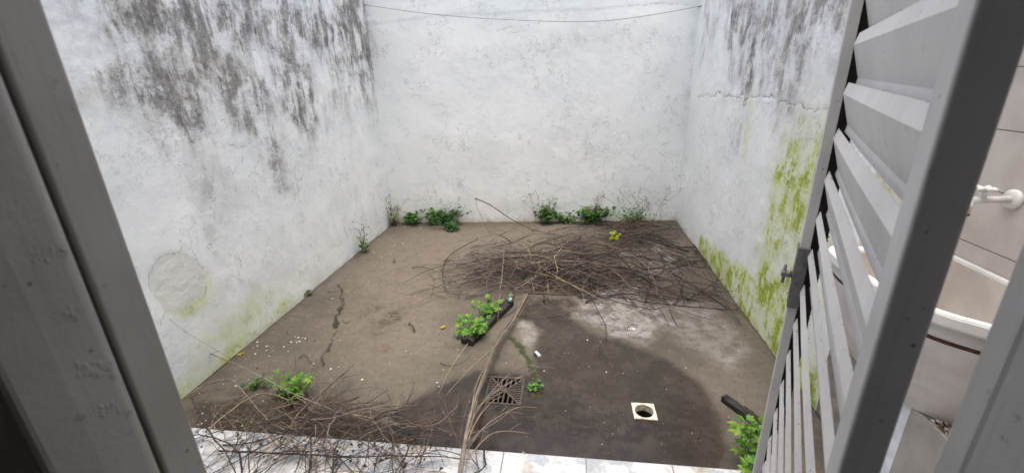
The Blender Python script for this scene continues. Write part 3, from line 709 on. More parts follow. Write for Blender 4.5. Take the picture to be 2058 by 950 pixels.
for i in range(420):
    # dust and dead leaf crumbs lying on the slats
    kk = rnd.randrange(0, 14); t_ = rnd.choice([rnd.uniform(.47, 1.12), rnd.uniform(1.02, 1.125)]); r_ = rnd.uniform(.0004, .0012)
    z_ = EYE-.029-(kk-3)*PT; d_ = rnd.uniform(.0985, .1018); q = LP(t_, d_)
    b.add([(q[0]+rnd.uniform(-r_, r_)*2, q[1]+rnd.uniform(-r_, r_)*2, z_+rnd.uniform(-r_*.3, r_)) for _ in range(4)], [(0, 1, 2), (0, 2, 3), (0, 1, 3), (1, 2, 3)])
tag(b.build('dust', L_DRY), 'specks of dust and dry crumbs lying on the door slats', 'dust', None, 'stuff')
b = MB(LO); lbox(b, 1.128, 1.172, .0755, .0775, 1.012, 1.165); lbox(b, 1.128, 1.1345, .0775, .099, 1.012, 1.165)
lk = b.build('lock_plate', M_LOCK, lf, .0015)
b = MB(LO); q = LP(1.15, .074); q2 = LP(1.15, .060)
b.tube([(*q, 1.09), (*q2, 1.09)], .008, 14); q3 = LP(1.15, .058); b.tube([(*q3, 1.112), (*q3, 1.09), (*q3, 1.065)], [.003, .0045, .003], 12)
b.tube([(*LP(1.15, .063), 1.09), (*LP(1.15, .052), 1.09)], .0078, 16); b.build('thumb_turn', M_LOCK, lf)
for z_ in (.4, 1.1, 1.85):
    b = MB(LO); q = LP(.405, .128); b.tube([(*q, z_-.04), (*q, z_+.04)], .006, 12); b.build('hinge', M_STEEL, lf)

# ------------------------------------------------------------------ twigs
def wander(p0, heading, length, n=12, bend=.25, lift=0.0, z0=None, zmin=.004):
    """a crooked path that starts at p0 and creeps along the ground"""
    pts = [np.array(p0, float)]; h = heading; s = length/n; up = lift; curl = rnd.gauss(0, bend*.35)
    for i in range(n):
        h += curl+rnd.gauss(0, bend*.5)+(rnd.gauss(0, .55) if rnd.random() < .16 else 0); up = up*.8+rnd.gauss(0, .06)
        q = pts[-1]+np.array([math.cos(h)*s, math.sin(h)*s, up*s]); q[2] = max(q[2], zmin); pts.append(q)
    return pts
def inside(q, z=.01):
    q[0] = min(max(q[0], -2.0), 1.17 if q[1] > 1.87 else 1.19); q[1] = min(q[1], 4.62+.05*(q[0]+2)/3.2)
    if q[1] < 1.46: q[2] = max(q[2], .036)
    return q
def stem(b, path, r, mi, k=4, taper=.35, side=0, sl=.15, smi=None):
    path = [inside(np.array(q, float)) for q in path]; n = len(path)
    b.tube(path, [r*(1-(1-taper)*i/(n-1))*max(.6, 1+rnd.gauss(0, .16)) for i in range(n)], k, mi)
    for _ in range(side):
        i = rnd.randrange(1, n-1); d = np.array(path[i+1])-path[i]; h = math.atan2(d[1], d[0])+rnd.choice([-1, 1])*rnd.uniform(.35, 1.1)
        sub = [inside(q) for q in wander(path[i], h, sl*rnd.uniform(.5, 1.5), 5, .3, rnd.uniform(-.1, .6))]
        b.tube(sub, [r*.5*(1-.6*j/5) for j in range(6)], 3, mi if smi is None else smi)
def crest(x, y, peaks):
    return max([h*math.exp(-((x-cx)/rx)**2-((y-cy)/ry)**2) for cx, cy, rx, ry, h in peaks]+[0])

# big tangle in the middle and far right of the patio
PK = [(-.45, 3.35, .5, .36, .15), (.1, 3.6, .6, .5, .12), (.55, 3.9, .4, .5, .11), (.75, 3.4, .45, .35, .06), (.6, 4.3, .4, .25, .18)]
b = MB((.1, 3.5, 0))
def tangle(n, cx, cy, sx, sy, ln, r0, r1, mats, lift=.1, hb=None, hs=9.):
    for i in range(n):
        x, y = rnd.gauss(cx, sx), rnd.gauss(cy, sy)
        h = rnd.uniform(0, 6.28) if hb is None else hb+rnd.gauss(0, hs)
        L_ = ln*rnd.uniform(.4, 1.4); x -= math.cos(h)*L_/2; y -= math.sin(h)*L_/2
        x = min(max(x, -1.1), 1.1); y = min(max(y, 2.85), 4.6)
        z = rnd.random()*crest(x, y, PK)+.005
        pth = wander((x, y, z), h, L_, 11, .19, rnd.uniform(-.02, lift))
        pth = [np.array([q[0], q[1], min(q[2], crest(q[0], q[1], PK)*1.15+.03)]) for q in pth]
        stem(b, pth, rnd.uniform(r0, r1), rnd.choice(mats), 4, .35, rnd.choice([0, 1, 2, 3]), .14)
tangle(80, -.45, 3.32, .27, .20, .5, .0018, .005, [0, 0, 1, 1, 2], .45)
tangle(26, -.1, 3.6, .35, .35, .9, .002, .0055, [0, 0, 1, 2], .25)
tangle(44, -.05, 3.42, .36, .18, .8, .0018, .005, [0, 0, 1, 1, 2], .25, .4, .6)
tangle(26, .25, 3.40, .36, .24, 1.0, .002, .0055, [0, 0, 0, 1], .15, .3, .7)
tangle(34, .65, 3.55, .30, .36, 1.0, .0022, .006, [0, 0, 1], .12)
tangle(60, .62, 4.25, .18, .18, .5, .0018, .004, [0, 0, 1], .35)
tangle(22, .1, 4.05, .45, .22, .8, .002, .004, [0, 0, 1, 2], .15, .9, .5)
tangle(26, .5, 3.15, .30, .15, 1.1, .0022, .006, [0, 0, 0, 1], .08, -.35, .35)
tangle(50, -.55, 3.1, .25, .2, .4, .0016, .003, [1, 2, 1], .5)
tangle(44, -.3, 3.35, .35, .2, .35, .0016, .0035, [1, 2, 3], .8)
tangle(16, -.1, 3.3, .4, .2, 1.0, .0022, .004, [2, 3, 2], .3)
tangle(9, .35, 3.45, .5, .3, 1.1, .005, .008, [0, 0, 1], .08, .2, .7)
tangle(60, .68, 4.28, .16, .14, .28, .0016, .0035, [0, 0, 1], .6)
for i in range(900):   # fine dead leaf crumbs and curls caught in it
    cx, cy, rx, ry, h = rnd.choice(PK); x = rnd.gauss(cx, rx*.55); y = rnd.gauss(cy, ry*.55); x = min(x, 1.1); y = min(y, 4.55)
    z = rnd.random()*crest(x, y, PK)*.6+.006; r_ = rnd.uniform(.004, .011); a = rnd.random()*6
    b.add([(x+r_*math.cos(a), y+r_*math.sin(a), z), (x+r_*math.cos(a+1.8), y+r_*math.sin(a+1.8), z+rnd.uniform(0, .006)), (x+r_*math.cos(a+3.2), y+r_*math.sin(a+3.2), z), (x+r_*.6*math.cos(a+4.7), y+r_*.6*math.sin(a+4.7), z+.004)], [(0, 1, 2, 3)], rnd.choice([0, 1, 4]))
tag(b.build('dry_brush_heap', M_TW+[L_DRY]), 'broad tangle of dead brown vines covering the back right of the floor', 'brush heap', None, 'stuff')

# tangle along the landing edge, near left
PK2 = [(-1.0, 1.42, .35, .16, .16), (-1.45, 1.5, .3, .15, .10), (-.6, 1.40, .3, .12, .12)]
b = MB((-1, 1.45, 0)); PKs = PK; PK = PK2
def tangle2(n, cx, cy, sx, sy, ln, r0, r1, mats, lift=.15, hb=None, hs=9., side=3):
    for i in range(n):
        x, y = rnd.gauss(cx, sx), rnd.gauss(cy, sy); h = rnd.uniform(0, 6.28) if hb is None else hb+rnd.gauss(0, hs)
        L_ = ln*rnd.uniform(.4, 1.4); x -= math.cos(h)*L_/2; y -= math.sin(h)*L_/2
        y = max(y, 1.15); x = max(x, -1.95)
        z = rnd.random()*crest(x, y, PK2)+.036
        pth = wander((x, y, z), h, L_, 9, .3, rnd.uniform(-.02, lift), zmin=.01)
        pth = [np.array([min(q[0], -.35+rnd.random()*.03), max(q[1], 1.1), min(q[2], crest(q[0], q[1], PK2)*1.1+.06)]) for q in pth]
        stem(b, pth, rnd.uniform(r0, r1), rnd.choice(mats), 4, .35, rnd.randrange(0, side+1), .09)
tangle2(44, -1.05, 1.38, .28, .09, .55, .0013, .0034, [0, 0, 1, 1, 2])
tangle2(50, -.8, 1.47, .22, .05, .4, .0013, .003, [0, 0, 1, 1], .35)
tangle2(30, -.75, 1.40, .22, .07, .5, .0013, .003, [0, 0, 1, 2], .15, 0, .5)
tangle2(30, -1.5, 1.45, .16, .10, .4, .0011, .0024, [0, 1, 1, 2, 3], .25)
tangle2(26, -1.1, 1.55, .25, .06, .5, .001, .002, [1, 2, 3], .1, .05, .5)
tangle2(18, -1.0, 1.34, .35, .08, .9, .0022, .0046, [0, 0, 1, 2], .12)
for i in range(200):
    x = rnd.gauss(-1.0, .3); y = rnd.uniform(1.28, 1.44); z = .04+rnd.random()*.08; r_ = rnd.uniform(.005, .013); a = rnd.random()*6; x = min(x, -.4)
    b.add([(x+r_*math.cos(a), y+r_*math.sin(a), z), (x+r_*.6*math.cos(a+1.8), y+r_*.6*math.sin(a+1.8), z+.004), (x+r_*math.cos(a+3.2), y+r_*math.sin(a+3.2), z-.002), (x+r_*.6*math.cos(a+4.7), y+r_*.6*math.sin(a+4.7), z+.006)], [(0, 1, 2, 3)], rnd.choice([0, 4]))
tag(b.build('dry_brush_heap', M_TW+[L_DRY]), 'thin dead twigs heaped over the tiled landing edge, near left', 'brush heap', None, 'stuff')

# individual branches -------------------------------------------------
def catmull(pts, m=6):
    P_ = [np.array(p, float) for p in pts]; out = []
    for i in range(len(P_)-1):
        p0 = P_[max(i-1, 0)]; p1 = P_[i]; p2 = P_[i+1]; p3 = P_[min(i+2, len(P_)-1)]
        for t in np.linspace(0, 1, m, endpoint=False): out.append(.5*((2*p1)+(p2-p0)*t+(2*p0-5*p1+4*p2-p3)*t*t+(3*p1-p0-3*p2+p3)*t**3))
    out.append(P_[-1]); return out
def branch(label, pts, r, mats, side=3, sl=.12, k=6, flat=1., taper=.35, name='dry_branch', extra=None):
    """pts: (px, py, height above floor)"""
    W_ = [F(*p) if len(p) == 3 and abs(p[2]) < 3 else p for p in pts]
    pth = catmull(W_, 5); org = W_[0]; b = MB(org); n = len(pth)
    for q in pth: q += np.array([rnd.gauss(0, r*.4), rnd.gauss(0, r*.4), rnd.gauss(0, r*.2)])
    b.tube(pth, [r*(1-(1-taper)*i/(n-1)) for i in range(n)], k, 0, flat)
    for _ in range(side):
        i = rnd.randrange(2, n-2); d = pth[i+1]-pth[i]; h = math.atan2(d[1], d[0])+rnd.choice([-1, 1])*rnd.uniform(.3, 1.0)
        sub = [inside(q) for q in wander(pth[i], h, sl*rnd.uniform(.5, 1.5), 6, .25, rnd.uniform(-.1, .7))]
        b.tube(sub, [r*.45*(1-.6*j/6) for j in range(7)], 4, 0)
    return tag(b.build(name, mats), label, 'branch')
TD, TB, TG, TS = M_TW
# the long stalk bundle from the heap down to the landing
bs = thing('vine_stalk', 'grey-brown woody vine bundle running from the heap down to the landing', 'branch', F(990, 760, .02))
BO = F(990, 760, .02)
main = catmull([F(1060, 592, .06), F(1030, 645, .05), F(1000, 690, .06), F(975, 750, .07), F(956, 800, .10), F(940, 860, .12), F(928, 930, .11), F(918, 985, .10)], 6)
b = MB(BO); b.tube(main, [.005+.0050*min(1, i/20) for i in range(len(main))], 8, 0, .6); b.build('stalk', TG, bs)
for j, (sc0, mt) in enumerate([(.9, TB), (-.8, TG), (1.6, TG), (-1.7, TB), (.2, TS), (2.2, TB)]):
    b = MB(BO); off = rnd.uniform(.2, .9)
    pth = [p+np.array([sc0*.008*(1+.9*math.sin(i*.11+j*1.7)), rnd.gauss(0, .002), .006*math.sin(i*.3+j*2)+.006]) for i, p in enumerate(main)]
    if j % 2: pth = pth[:int(len(pth)*.8)]
    b.tube(pth, [.0030-.0014*i/len(pth) for i in range(len(pth))], 5, 0); b.build('cane', mt, bs)
fan = [((940, 860, .12), (985, 790, .16), (1050, 735, .18), (1100, 742, .14)), ((936, 880, .12), (975, 815, .16), (1010, 760, .2), (1060, 735, .2)), ((935, 890, .12), (960, 820, .15), (1000, 785, .14), (1055, 750, .13)),
       ((925, 930, .10), (970, 860, .13), (1035, 820, .14), (1080, 818, .10)), ((925, 925, .1), (980, 850, .12), (1040, 800, .10)), ((930, 935, .1), (990, 870, .12), (1065, 870, .06)),
       ((945, 850, .12), (955, 780, .13), (975, 735, .13), (990, 700, .10)), ((930, 915, .11), (955, 850, .15), (985, 810, .2), (1010, 795, .2)), ((930, 905, .1), (905, 850, .15), (893, 800, .18)), ((928, 910, .1), (960, 870, .16), (1000, 845, .2), (1020, 830, .2))]
for q in fan:
    b = MB(BO); pth = catmull([F(*p) for p in q], 6); b.tube(pth, [.0026-.0017*i/len(pth) for i in range(len(pth))], 5, 0)
    for _ in range(2):
        i = rnd.randrange(3, len(pth)-2); d = pth[i+1]-pth[i]; h = math.atan2(d[1], d[0])+rnd.choice([-.5, .5]); sub = wander(pth[i], h, .08, 5, .2, .2); b.tube(sub, .0008, 3, 0)
    b.build('side_shoot', rnd.choice([TG, TB, TS]), bs)

def branch3(label, W_, r, mat, side=2, sl=.12, k=6, taper=.4, flat=1., name='dry_branch', cat='branch'):
    pth = catmull(W_, 5); b = MB(W_[0]); n = len(pth)
    for q in pth[1:-1]: q += np.array([rnd.gauss(0, r*.4), rnd.gauss(0, r*.4), rnd.gauss(0, r*.3)])
    b.tube(pth, [r*(1-(1-taper)*i/(n-1)) for i in range(n)], k, 0, flat)
    for _ in range(side):
        i = rnd.randrange(2, n-2); d = pth[i+1]-pth[i]; h = math.atan2(d[1], d[0])+rnd.choice([-1, 1])*rnd.uniform(.3, 1.0)
        sub = [inside(q) for q in wander(pth[i], h, sl*rnd.uniform(.5, 1.5), 6, .25, rnd.uniform(-.1, .6))]; b.tube(sub, [r*.45*(1-.6*j/6) for j in range(7)], 4, 0)
    return tag(b.build(name, mat), label, cat)
el = PY(955, 398, 4.42)
branch3('bent dead stem standing highest above the heap, against the back wall', [el, PY(985, 412, 4.40), PY(1020, 435, 4.35), F(1062, 458, .03), F(1110, 470, .02), F(1180, 480, .03)], .0055, TD, 2)
branch3('thin stalk hanging from the elbow of the bent dead stem', [el, PY(962, 425, 4.38), F(985, 470, .06), F(1000, 500, .06)], .0022, TD, 1)
branch3('straight pale cane standing up in front of the heap beside the leafy plant', [F(1000, 645, .03), F(1004, 600, .16), F(1010, 540, .28), F(1014, 492, .36)], .0035, TG, 0)
B_ = branch
B_('pale forked twig lying highest on the middle of the heap', [(1128, 500, .22), (1115, 515, .21), (1120, 540, .19), (1118, 562, .17)], .0032, TS, 6, .14)
B_('long dark branch arching over the wet floor, front edge of the heap', [(1055, 588, .05), (1120, 592, .04), (1200, 594, .03), (1290, 590, .02), (1370, 602, .02)], .0055, TD, 5, .16)
B_('dark branch crossing the heap down to the right-hand elbow', [(1235, 505, .12), (1275, 545, .09), (1330, 580, .05), (1382, 602, .02)], .008, TD, 6, .18)
B_('dark stem from the right-hand elbow up to the mossy wall', [(1382, 603, .02), (1410, 585, .05), (1440, 565, .06), (1448, 545, .07)], .0065, TD, 5, .12)
B_('thick dark vine rising from heap centre towards the far right weed', [(1080, 560, .06), (1170, 530, .12), (1230, 505, .15), (1300, 470, .15), (1350, 455, .06)], .0085, TD, 6, .2)
B_('long thin branch reaching across bare floor left of the heap', [(828, 538, .01), (850, 536, .02), (880, 545, .03), (930, 548, .08)], .0035, TD, 3, .08)
B_('looped vine curling out at the heap\'s left end', [(960, 480, .06), (915, 505, .03), (892, 530, .02), (895, 580, .02), (925, 592, .02), (985, 596, .03)], .0042, TD, 2, .1)
B_('slim twig curving over the dark wet concrete below the heap', [(1035, 636, .02), (1075, 628, .04), (1110, 628, .03), (1150, 642, .01)], .003, TB, 2, .1)
B_('dark vine hugging the foot of the mossy wall', [(1395, 490, .05), (1415, 530, .06), (1455, 600, .05), (1490, 655, .02)], .0045, TD, 6, .16)
B_('short twig pointing at the pale painted sheen below the heap', [(1285, 625, .01), (1310, 612, .02), (1345, 600, .02)], .0026, TD, 0)
B_('thick double stem rising from the near heap over bare concrete', [(580, 862, .06), (600, 830, .08), (640, 795, .10), (680, 760, .10), (712, 730, .09)], .0062, TB, 4, .1)
B_('long straight cane leaning over the small leafy weed, near left', [(375, 690, .10), (470, 730, .12), (560, 775, .13), (640, 812, .12), (760, 850, .09)], .0038, TG, 2, .12)
B_('cane with a sharp elbow at the foot of the left wall', [(376, 795, .02), (415, 772, .05), (465, 764, .08), (500, 800, .10), (540, 845, .10), (572, 862, .09)], .0045, TG, 2, .1)
B_('pale cane lying from the left jamb up towards the small weed', [(412, 868, .06), (450, 835, .08), (500, 800, .09), (540, 790, .08), (600, 812, .06)], .0036, TS, 3, .1)
B_('brown stem lying along the landing tiles under the near heap', [(440, 905, .06), (560, 910, .07), (700, 918, .08), (830, 915, .07), (945, 922, .06)], .0045, TD, 4, .1)
B_('yellowish stem curving over the step to the vine bundle', [(690, 828, .05), (760, 842, .05), (830, 856, .05), (880, 850, .07), (920, 815, .10)], .0032, TS, 3, .12)
B_('dark stem leaning down against the left door jamb', [(385, 800, .18), (410, 850, .18), (450, 905, .16), (480, 960, .14)], .0048, TD, 5, .1)
B_('thin cane curving left of the vine bundle, tip on bare concrete', [(940, 690, .05), (905, 740, .08), (882, 790, .06)], .0028, TS, 1, .06)
B_('longer thin cane slanting left from the vine bundle', [(1000, 690, .08), (950, 735, .10), (895, 795, .05)], .003, TS, 1, .06)
B_('curved twig lying across the iron grate', [(975, 805, .05), (1010, 775, .06), (1060, 752, .04), (1085, 735, .03)], .0026, TG, 2, .07)
B_('short dark stick on bare concrete left of the near heap', [(600, 720, .008), (612, 712, .01), (625, 730, .008)], .003, TD, 1, .04)
B_('hooked twig beside the charred plank', [(885, 728, .01), (905, 735, .02), (930, 728, .03), (948, 712, .03)], .0022, TD, 1, .05)

# ------------------------------------------------------------------ leafy weeds
def leaf_faces(b, base, d, nrm, L_, mi, lobes=3, width=.6):
    """a cut, lobed leaf: each lobe a folded diamond"""
    d = np.array(d, float); d /= np.linalg.norm(d)+1e-9; s = np.cross(d, nrm); s /= np.linalg.norm(s)+1e-9; n_ = np.cross(s, d)
    base = np.array(base)
    angs = {1: [0], 3: [-.8, 0, .8], 5: [-1.25, -.65, 0, .65, 1.25]}[lobes]
    for a in angs:
        l = L_*(1 if a == 0 else (.82 if abs(a) < 1 else .6))*rnd.uniform(.85, 1.1)
        dd = d*math.cos(a)+s*math.sin(a); ss = np.cross(dd, n_); w_ = l*width*.5
        start = base+d*L_*.06
        mid = start+dd*l*.55-n_*l*.02; tip = start+dd*l-n_*l*.16
        l1 = start+dd*l*.30+ss*w_*.55+n_*l*.05; l2 = start+dd*l*.62+ss*w_+n_*l*.06; l3 = start+dd*l*.80+ss*w_*.45
        r1 = start+dd*l*.30-ss*w_*.55+n_*l*.05; r2 = start+dd*l*.62-ss*w_+n_*l*.06; r3 = start+dd*l*.80-ss*w_*.45
        b.add([start, mid, tip, l1, l2, l3, r1, r2, r3], [(0, 3, 4, 1), (1, 4, 5, 2), (0, 1, 7, 6), (1, 2, 8, 7)], mi, True)
def weed(label, cx, cy, rx, ry, h, n, L_, mats, lobes=3, dry=0, stemmat=None, wall=None, z0=0, spread=1.0, name='leafy_weed'):
    t = thing(name, label, 'weed', (cx, cy, z0)); O = (cx, cy, z0)
    lb = MB(O); sb = MB(O)
    nst = max(4, n//7)
    for i in range(nst):
        bx, by = cx+rnd.gauss(0, rx*.28), cy+rnd.gauss(0, ry*.28)
        ex, ey = bx+rnd.gauss(0, rx*.55)*spread, by+rnd.gauss(0, ry*.55)*spread
        if wall is not None: ey = min(ey, wall); by = min(by, wall)
        hh = h*rnd.uniform(.45, 1.05)
        pth = catmull([(bx, by, z0+.0), (bx+(ex-bx)*.3, by+(ey-by)*.3, z0+hh*.55), (ex, ey, z0+hh)], 4)
        sb.tube(pth, [.0022-.0012*q/len(pth) for q in range(len(pth))], 4, 0)
        for k in range(7+rnd.randrange(3)):
            tt = rnd.uniform(.3, 1.0); p = pth[min(len(pth)-1, int(tt*len(pth)))]
            a = rnd.random()*6.28; el_ = rnd.uniform(-.2, .75); d = np.array([math.cos(a)*math.cos(el_), math.sin(a)*math.cos(el_), math.sin(el_)])
            q = p+d*L_*rnd.uniform(.3, .9); q[2] = max(q[2], z0+.012)
            if wall is not None: q[1] = min(q[1], wall)
            sb.tube([p, (p+q)/2+np.array([0, 0, .003]), q], .0008, 3, 0)
            nr = np.array([rnd.gauss(0, .35), rnd.gauss(-.25, .35), 1]); nr /= np.linalg.norm(nr)
            d2 = d-nr*d.dot(nr)*.8
            leaf_faces(lb, q, d2, nr, L_*rnd.uniform(.6, 1.15), rnd.randrange(len(mats)), lobes, .46 if lobes == 5 else .6)
    lb.build('leaves', mats, t); sb.build('stems', stemmat or L_MID, t)
    if dry:
        db = MB(O)
        for i in range(dry):
            a = rnd.random()*6.28; l = rx*rnd.uniform(.5, 1.3); p = (cx+rnd.gauss(0, rx*.3), cy+rnd.gauss(0, ry*.3), z0+.005)
            pth = catmull([p, (p[0]+math.cos(a)*l*.5, p[1]+math.sin(a)*l*.4, z0+h*.5*rnd.random()+.01), (p[0]+math.cos(a)*l, p[1]+math.sin(a)*l*.7, z0+.006)], 4)
            if wall is not None: pth = [np.array([q[0], min(q[1], wall), q[2]]) for q in pth]
            db.tube(pth, .0013, 3, rnd.randrange(2))
        db.build('dead_stems', [TB, L_DRY], t)
    return t
def at(px, py, z=0): return F(px, py, z)[:2]
x, y = at(948, 678); weed('bright green lobed weed growing left of the charred plank, at its lower end', x, y, .085, .11, .12, 90, .038, [L_BRIGHT, L_MID, L_BRIGHT, L_MID], 5)
x, y = at(982, 634); weed('green weed at the plank\'s upper end, against the heap', x, y, .075, .10, .14, 60, .036, [L_MID, L_BRIGHT], 5)
x, y = at(592, 798); weed('green weed with a brown dead base, in the near left puddle', x, y, .09, .06, .13, 70, .034, [L_MID, L_BRIGHT, L_MID], 5, 40)
x, y = at(515, 778); weed('tiny green sprout left of the near left weed', x, y, .05, .04, .06, 16, .026, [L_MID, L_DARK], 5)
x, y = at(1490, 922); weed('bright weed half behind the open door leaf, at the landing corner', x, y-.05, .06, .10, .22, 70, .04, [L_BRIGHT, L_MID], 5, 0, None, None, 0)
x, y = at(725, 505); weed('small green tuft at the foot of the left wall', -1.96, y, .05, .08, .12, 34, .030, [L_MID, L_DARK], 3)
x, y = at(602, 592); weed('tiny dry grey tuft in the left wall joint', -2.0, y, .02, .03, .03, 10, .018, [L_DRY, L_DARK], 3)
x, y = at(798, 446); weed('pale yellowish weed in the back left corner', x+.02, 4.55, .10, .06, .20, 50, .036, [L_BRIGHT, L_MID, L_YEL], 1, 40, None, 4.63)
x, y = at(830, 446); weed('low dark weed beside the back left corner weed', x, 4.62, .14, .05, .12, 90, .04, [L_DARK, L_MID], 3, 0, None, 4.67)
x, y = at(890, 444); weed('bushy dark green weed, widest of those along the back wall', x, 4.60, .24, .07, .17, 220, .042, [L_DARK, L_DARK, L_MID], 3, 0, None, 4.68)
x, y = at(905, 462); weed('dark clump spilling forward from the bushy weed by the back wall', x, y, .11, .08, .09, 80, .042, [L_DARK], 3)
x, y = at(1098, 444); weed('upright dark weed, narrow, by the middle of the back wall', x, 4.68, .09, .05, .19, 120, .042, [L_DARK, L_MID], 3, 0, None, 4.75)
x, y = at(1137, 444); weed('very low weed between two dark weeds of the back wall', x, 4.70, .12, .04, .11, 70, .036, [L_MID, L_DARK], 3, 0, None, 4.76)
x, y = at(1188, 444); weed('round dark green weed, second from the right along the back wall', x, 4.68, .19, .06, .18, 200, .045, [L_DARK, L_MID, L_DARK], 3, 0, None, 4.77)
x, y = at(1272, 450); weed('ragged green weed nearest the right corner of the back wall', x, 4.62, .18, .09, .20, 150, .040, [L_MID, L_DARK, L_MID], 1, 50, None, 4.78)
x, y = at(1233, 495); weed('small lime yellow sprout in the middle of the heap', x, y, .045, .04, .10, 44, .03, [L_LIME], 3, 0, None, None, .05, .5)
x, y = at(1074, 782); weed('few small leaves sprouting beside the iron grate', x, y, .02, .05, .035, 14, .020, [L_MID, L_DARK], 3)

# thin seeding stalks above the weeds, by the back wall
def seedheads(label, x, y, w_, h, n, wall):
    t = MB((x, y, 0))
    for i in range(n):
        bx = x+rnd.gauss(0, w_*.3); ex = bx+rnd.gauss(0, w_*.8); hh = h*rnd.uniform(.5, 1.1); yy = y-rnd.random()*.06
        pth = catmull([(bx, yy, .01), (bx+(ex-bx)*.3, yy, hh*.5), (ex, min(yy+rnd.uniform(-.03, .05), wall), hh)], 6)
        t.tube(pth, .0014, 3, 0)
        for k in range(9):
            p = pth[rnd.randrange(len(pth)//2, len(pth))]; q = p+np.array([rnd.gauss(0, .035), rnd.gauss(0, .012), abs(rnd.gauss(.02, .02))]); q[1] = min(q[1], wall)
            t.tube([p, (p+q)/2+np.array([0, 0, .004]), q], .0008, 3, 0)
            r_ = rnd.uniform(.003, .006); t.tube([q-np.array([0, 0, r_]), q, q+np.array([0, 0, r_])], [r_*.4, r_, r_*.3], 4, 1)
    return tag(t.build('seed_stalks', [TB, M_TW[2]]), label, 'dry stalks')
seedheads('faint dry seed stalks in the back left corner', at(800, 444)[0], 4.56, .10, .34, 9, 4.64)
seedheads('thin dry stalks over the bushy dark green weed', at(915, 444)[0], 4.60, .14, .32, 6, 4.68)
seedheads('dry seed stalks over the upright narrow weed by the back wall', at(1090, 444)[0], 4.66, .14, .34, 12, 4.74)
seedheads('dry seed stalks over the round dark weed by the back wall', at(1185, 444)[0], 4.68, .14, .30, 12, 4.76)
seedheads('widest spray of dry seed stalks, at the right corner', at(1290, 444)[0], 4.70, .30, .38, 13, 4.78)
seedheads('few dry stalks over the small tuft by the left wall', -1.93, 3.76, .05, .28, 5, 9)

# ------------------------------------------------------------------ litter and other things
def plank(label, p0, p1, w_, h_, taper=.8):
    p0 = np.array(p0); p1 = np.array(p1); d = p1-p0; l = np.linalg.norm(d[:2]); a = math.atan2(d[1], d[0]); n = 14
    b = MB(p0); vs = []; fs = []
    for i in range(n+1):
        t = i/n; c_ = p0+d*t; s_ = np.array([-math.sin(a), math.cos(a), 0]); ww = w_*(1-(1-taper)*t)/2
        for (u, v) in ((-1, 0), (-1, .9), (-.4, 1.05), (.35, .95), (1, .8), (1, 0)):
            vs.append(c_+s_*ww*(u+rnd.gauss(0, .05))+np.array([0, 0, h_*v*(1+rnd.gauss(0, .1))]))
    for i in range(n):
        for j in range(6): fs.append((i*6+j, i*6+(j+1) % 6, (i+1)*6+(j+1) % 6, (i+1)*6+j))
    fs += [tuple(range(5, -1, -1)), tuple(n*6+j for j in range(6))]
    b.add(vs, fs); return tag(b.build('rotten_plank', M_DARKWOOD), label, 'plank')
plank('charred black plank lying in the middle of the floor by the bright weed', F(938, 692, .0), F(1024, 612, .0), .085, .045, .75)
plank('dark rotten wood strip on the floor beside the open door leaf', F(1455, 803, 0), F(1545, 868, 0), .045, .03, 1.2)
bc = F(1024, 605, .05); b = MB((bc[0], bc[1], .045)); b.tube([(bc[0], bc[1], .046), (bc[0]+.006, bc[1]+.01, .062), (bc[0]+.01, bc[1]+.016, .068)], [.014, .013, .009], 12)
tag(b.build('bottle_cap', simple('pale_blue_plastic', (.22, .42, .50), .4, .1)), 'pale blue plastic cap on the upper end of the charred plank', 'cap')
pk = F(1080, 713, 0)
pt_ = thing('crumpled_wrapper', 'small blue and white wrapper on the wet concrete', 'litter', pk)
b = MB(pk); a = -1.0
def wr(x0, x1, yw, z0, z1):
    vs = []
    for (u, v) in ((x0, -yw), (x1, -yw), (x1, yw), (x0, yw)):
        X = pk[0]+u*math.cos(a)-v*math.sin(a); Y = pk[1]+u*math.sin(a)+v*math.cos(a); vs.append((X, Y))
    return [(*q, z0) for q in vs], [(*q, z1+rnd.uniform(-.002, .002)) for q in vs]
b.hexa(*wr(-.026, .012, .011, .001, .012)); b.build('sleeve', simple('wrapper_blue', (.07, .12, .18), .35, .4, 120), pt_, .002)
b = MB(pk); b.hexa(*wr(-.022, .026, .008, .0125, .0145)); b.hexa(*wr(.0125, .028, .010, .001, .010)); b.build('foil', simple('wrapper_white', (.55, .60, .64), .35, .2, 120), pt_)
def flatleaf(px, py, L_, mat, label, name='fallen_leaf'):
    p = F(px, py, .004); b = MB(p); a = rnd.random()*6; leaf_faces(b, (p[0], p[1], .008), (math.cos(a), math.sin(a), 0), (0, 0, 1.), L_, 0, 3, .55)
    tag(b.build(name, mat), label, 'leaf')
flatleaf(485, 709, .035, L_YEL, 'small yellow leaf at the foot of the left wall')
flatleaf(895, 658, .040, L_YEL, 'yellow-brown leaf on bare concrete left of the bright weed')
b = MB((0, 2.5, 0))   # gravel, crumbs of plaster, bits of leaf
for i in range(2300):
    x_, y_ = rnd.uniform(-1.98, 1.15), 1.47+rnd.random()**1.4*3.1; r_ = rnd.choice([rnd.uniform(.0012, .003)]*5+[rnd.uniform(.003, .0075)])
    if rnd.random() < .35: x_ = -1.98+abs(rnd.gauss(0, .35))
    if G0[0]-.01 < x_ < G0[1]+.01 and G0[2]-.01 < y_ < G0[3]+.01: continue
    if Q0[0]-.01 < x_ < Q0[1]+.01 and Q0[2]-.01 < y_ < Q0[3]+.01: continue
    a = rnd.random()*6; z_ = 0.0
    b.add([(x_+r_*math.cos(a+t)*rnd.uniform(.6, 1.3), y_+r_*math.sin(a+t)*rnd.uniform(.6, 1.3), z_) for t in (0, 1.57, 3.14, 4.7)]+[(x_, y_, z_+r_*.9)], [(0, 1, 4), (1, 2, 4), (2, 3, 4), (3, 0, 4)], rnd.choice([0, 1, 2, 2, 2]))
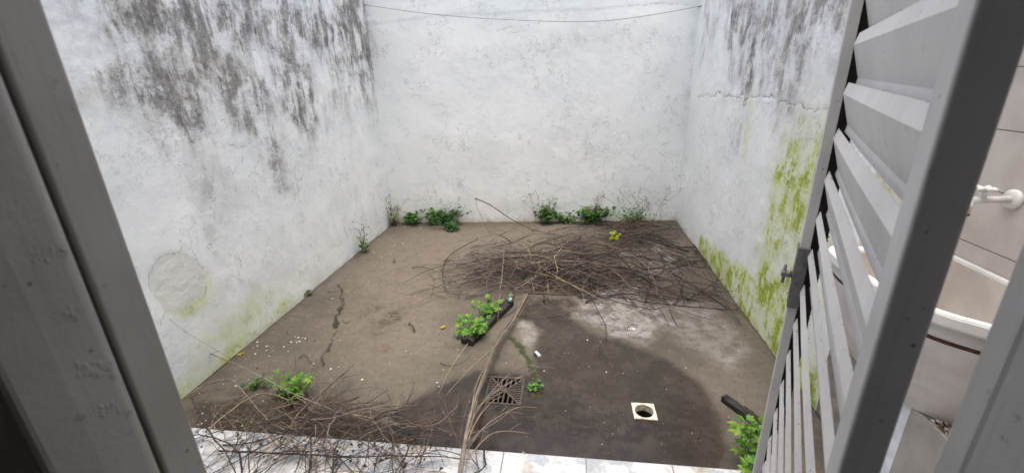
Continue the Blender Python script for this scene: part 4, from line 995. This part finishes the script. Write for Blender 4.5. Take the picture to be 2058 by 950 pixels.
for (px, py, n) in ((603, 682, 9), (520, 700, 5), (1262, 660, 14), (585, 570, 5), (880, 772, 2)):
    for i in range(n):
        p = F(px+rnd.gauss(0, 9), py+rnd.gauss(0, 5)); r_ = rnd.uniform(.003, .009); a = rnd.random()*6
        b.add([(p[0]+r_*math.cos(a+t)*rnd.uniform(.6, 1.3), p[1]+r_*math.sin(a+t)*rnd.uniform(.6, 1.3), 0) for t in (0, 1.57, 3.14, 4.7)]+[(p[0], p[1], r_*.5)], [(0, 1, 4), (1, 2, 4), (2, 3, 4), (3, 0, 4)], 0)
tag(b.build('gravel', [simple('plaster_crumb', (.66, .65, .61), .9), M_RAW, L_DRY]), 'specks of plaster, grit and leaf crumbs on the concrete', 'grit', None, 'stuff')

# wires
b = MB((-.4, 4.6, 2.2))
q0 = PY(732, 10, 4.60); q1 = PY(1412, 12, 4.72); mid = [PY(860, 28, 4.6), PY(1000, 39, 4.6), PY(1180, 44, 4.62), PY(1300, 32, 4.65)]
b.tube(catmull([q0]+mid+[q1], 8), .0022, 5, 0); tag(b.build('wire', M_WIRE), 'thin sagging wire strung across the top of the back wall', 'wire')
b = MB((-1.9, 1.9, .3)); b.tube(catmull([PX(340, 640, -2.018), PX(375, 668, -2.0), PX(420, 694, -1.95), F(480, 730, .12), F(560, 775, .13)], 6), .0009, 4, 0)
tag(b.build('wire', M_TW[2]), 'thin stray wire hanging from the left wall below the peeled patch', 'wire')
for (px, py, lab) in ((732, 10, 'small nail holding the left end of the wall wire'), (1409, 12, 'small nail holding the right end of the wall wire')):
    p = PY(px, py, 4.62 if px < 1000 else 4.74); b = MB(p); b.tube([p, (p[0], p[1]+.10, p[2])], [.004, .003], 8); tag(b.build('nail', M_IRON), lab, 'nail')

# groups for things that repeat
GROUPS = {'leafy_weed': 'weeds growing out of the patio joints', 'dry_branch': 'single dead branches in and around the heaps', 'seed_stalks': 'dry seed stalks above the weeds',
          'patio_wall': 'white plastered walls round the patio', 'rotten_plank': 'dark rotten wood on the floor', 'fallen_leaf': 'fallen yellow leaves', 'nail': 'nails of the wall wire'}
for o in C.objects:
    g = GROUPS.get(o.name.split('.')[0])
    if g and o.parent is None: o['group'] = g
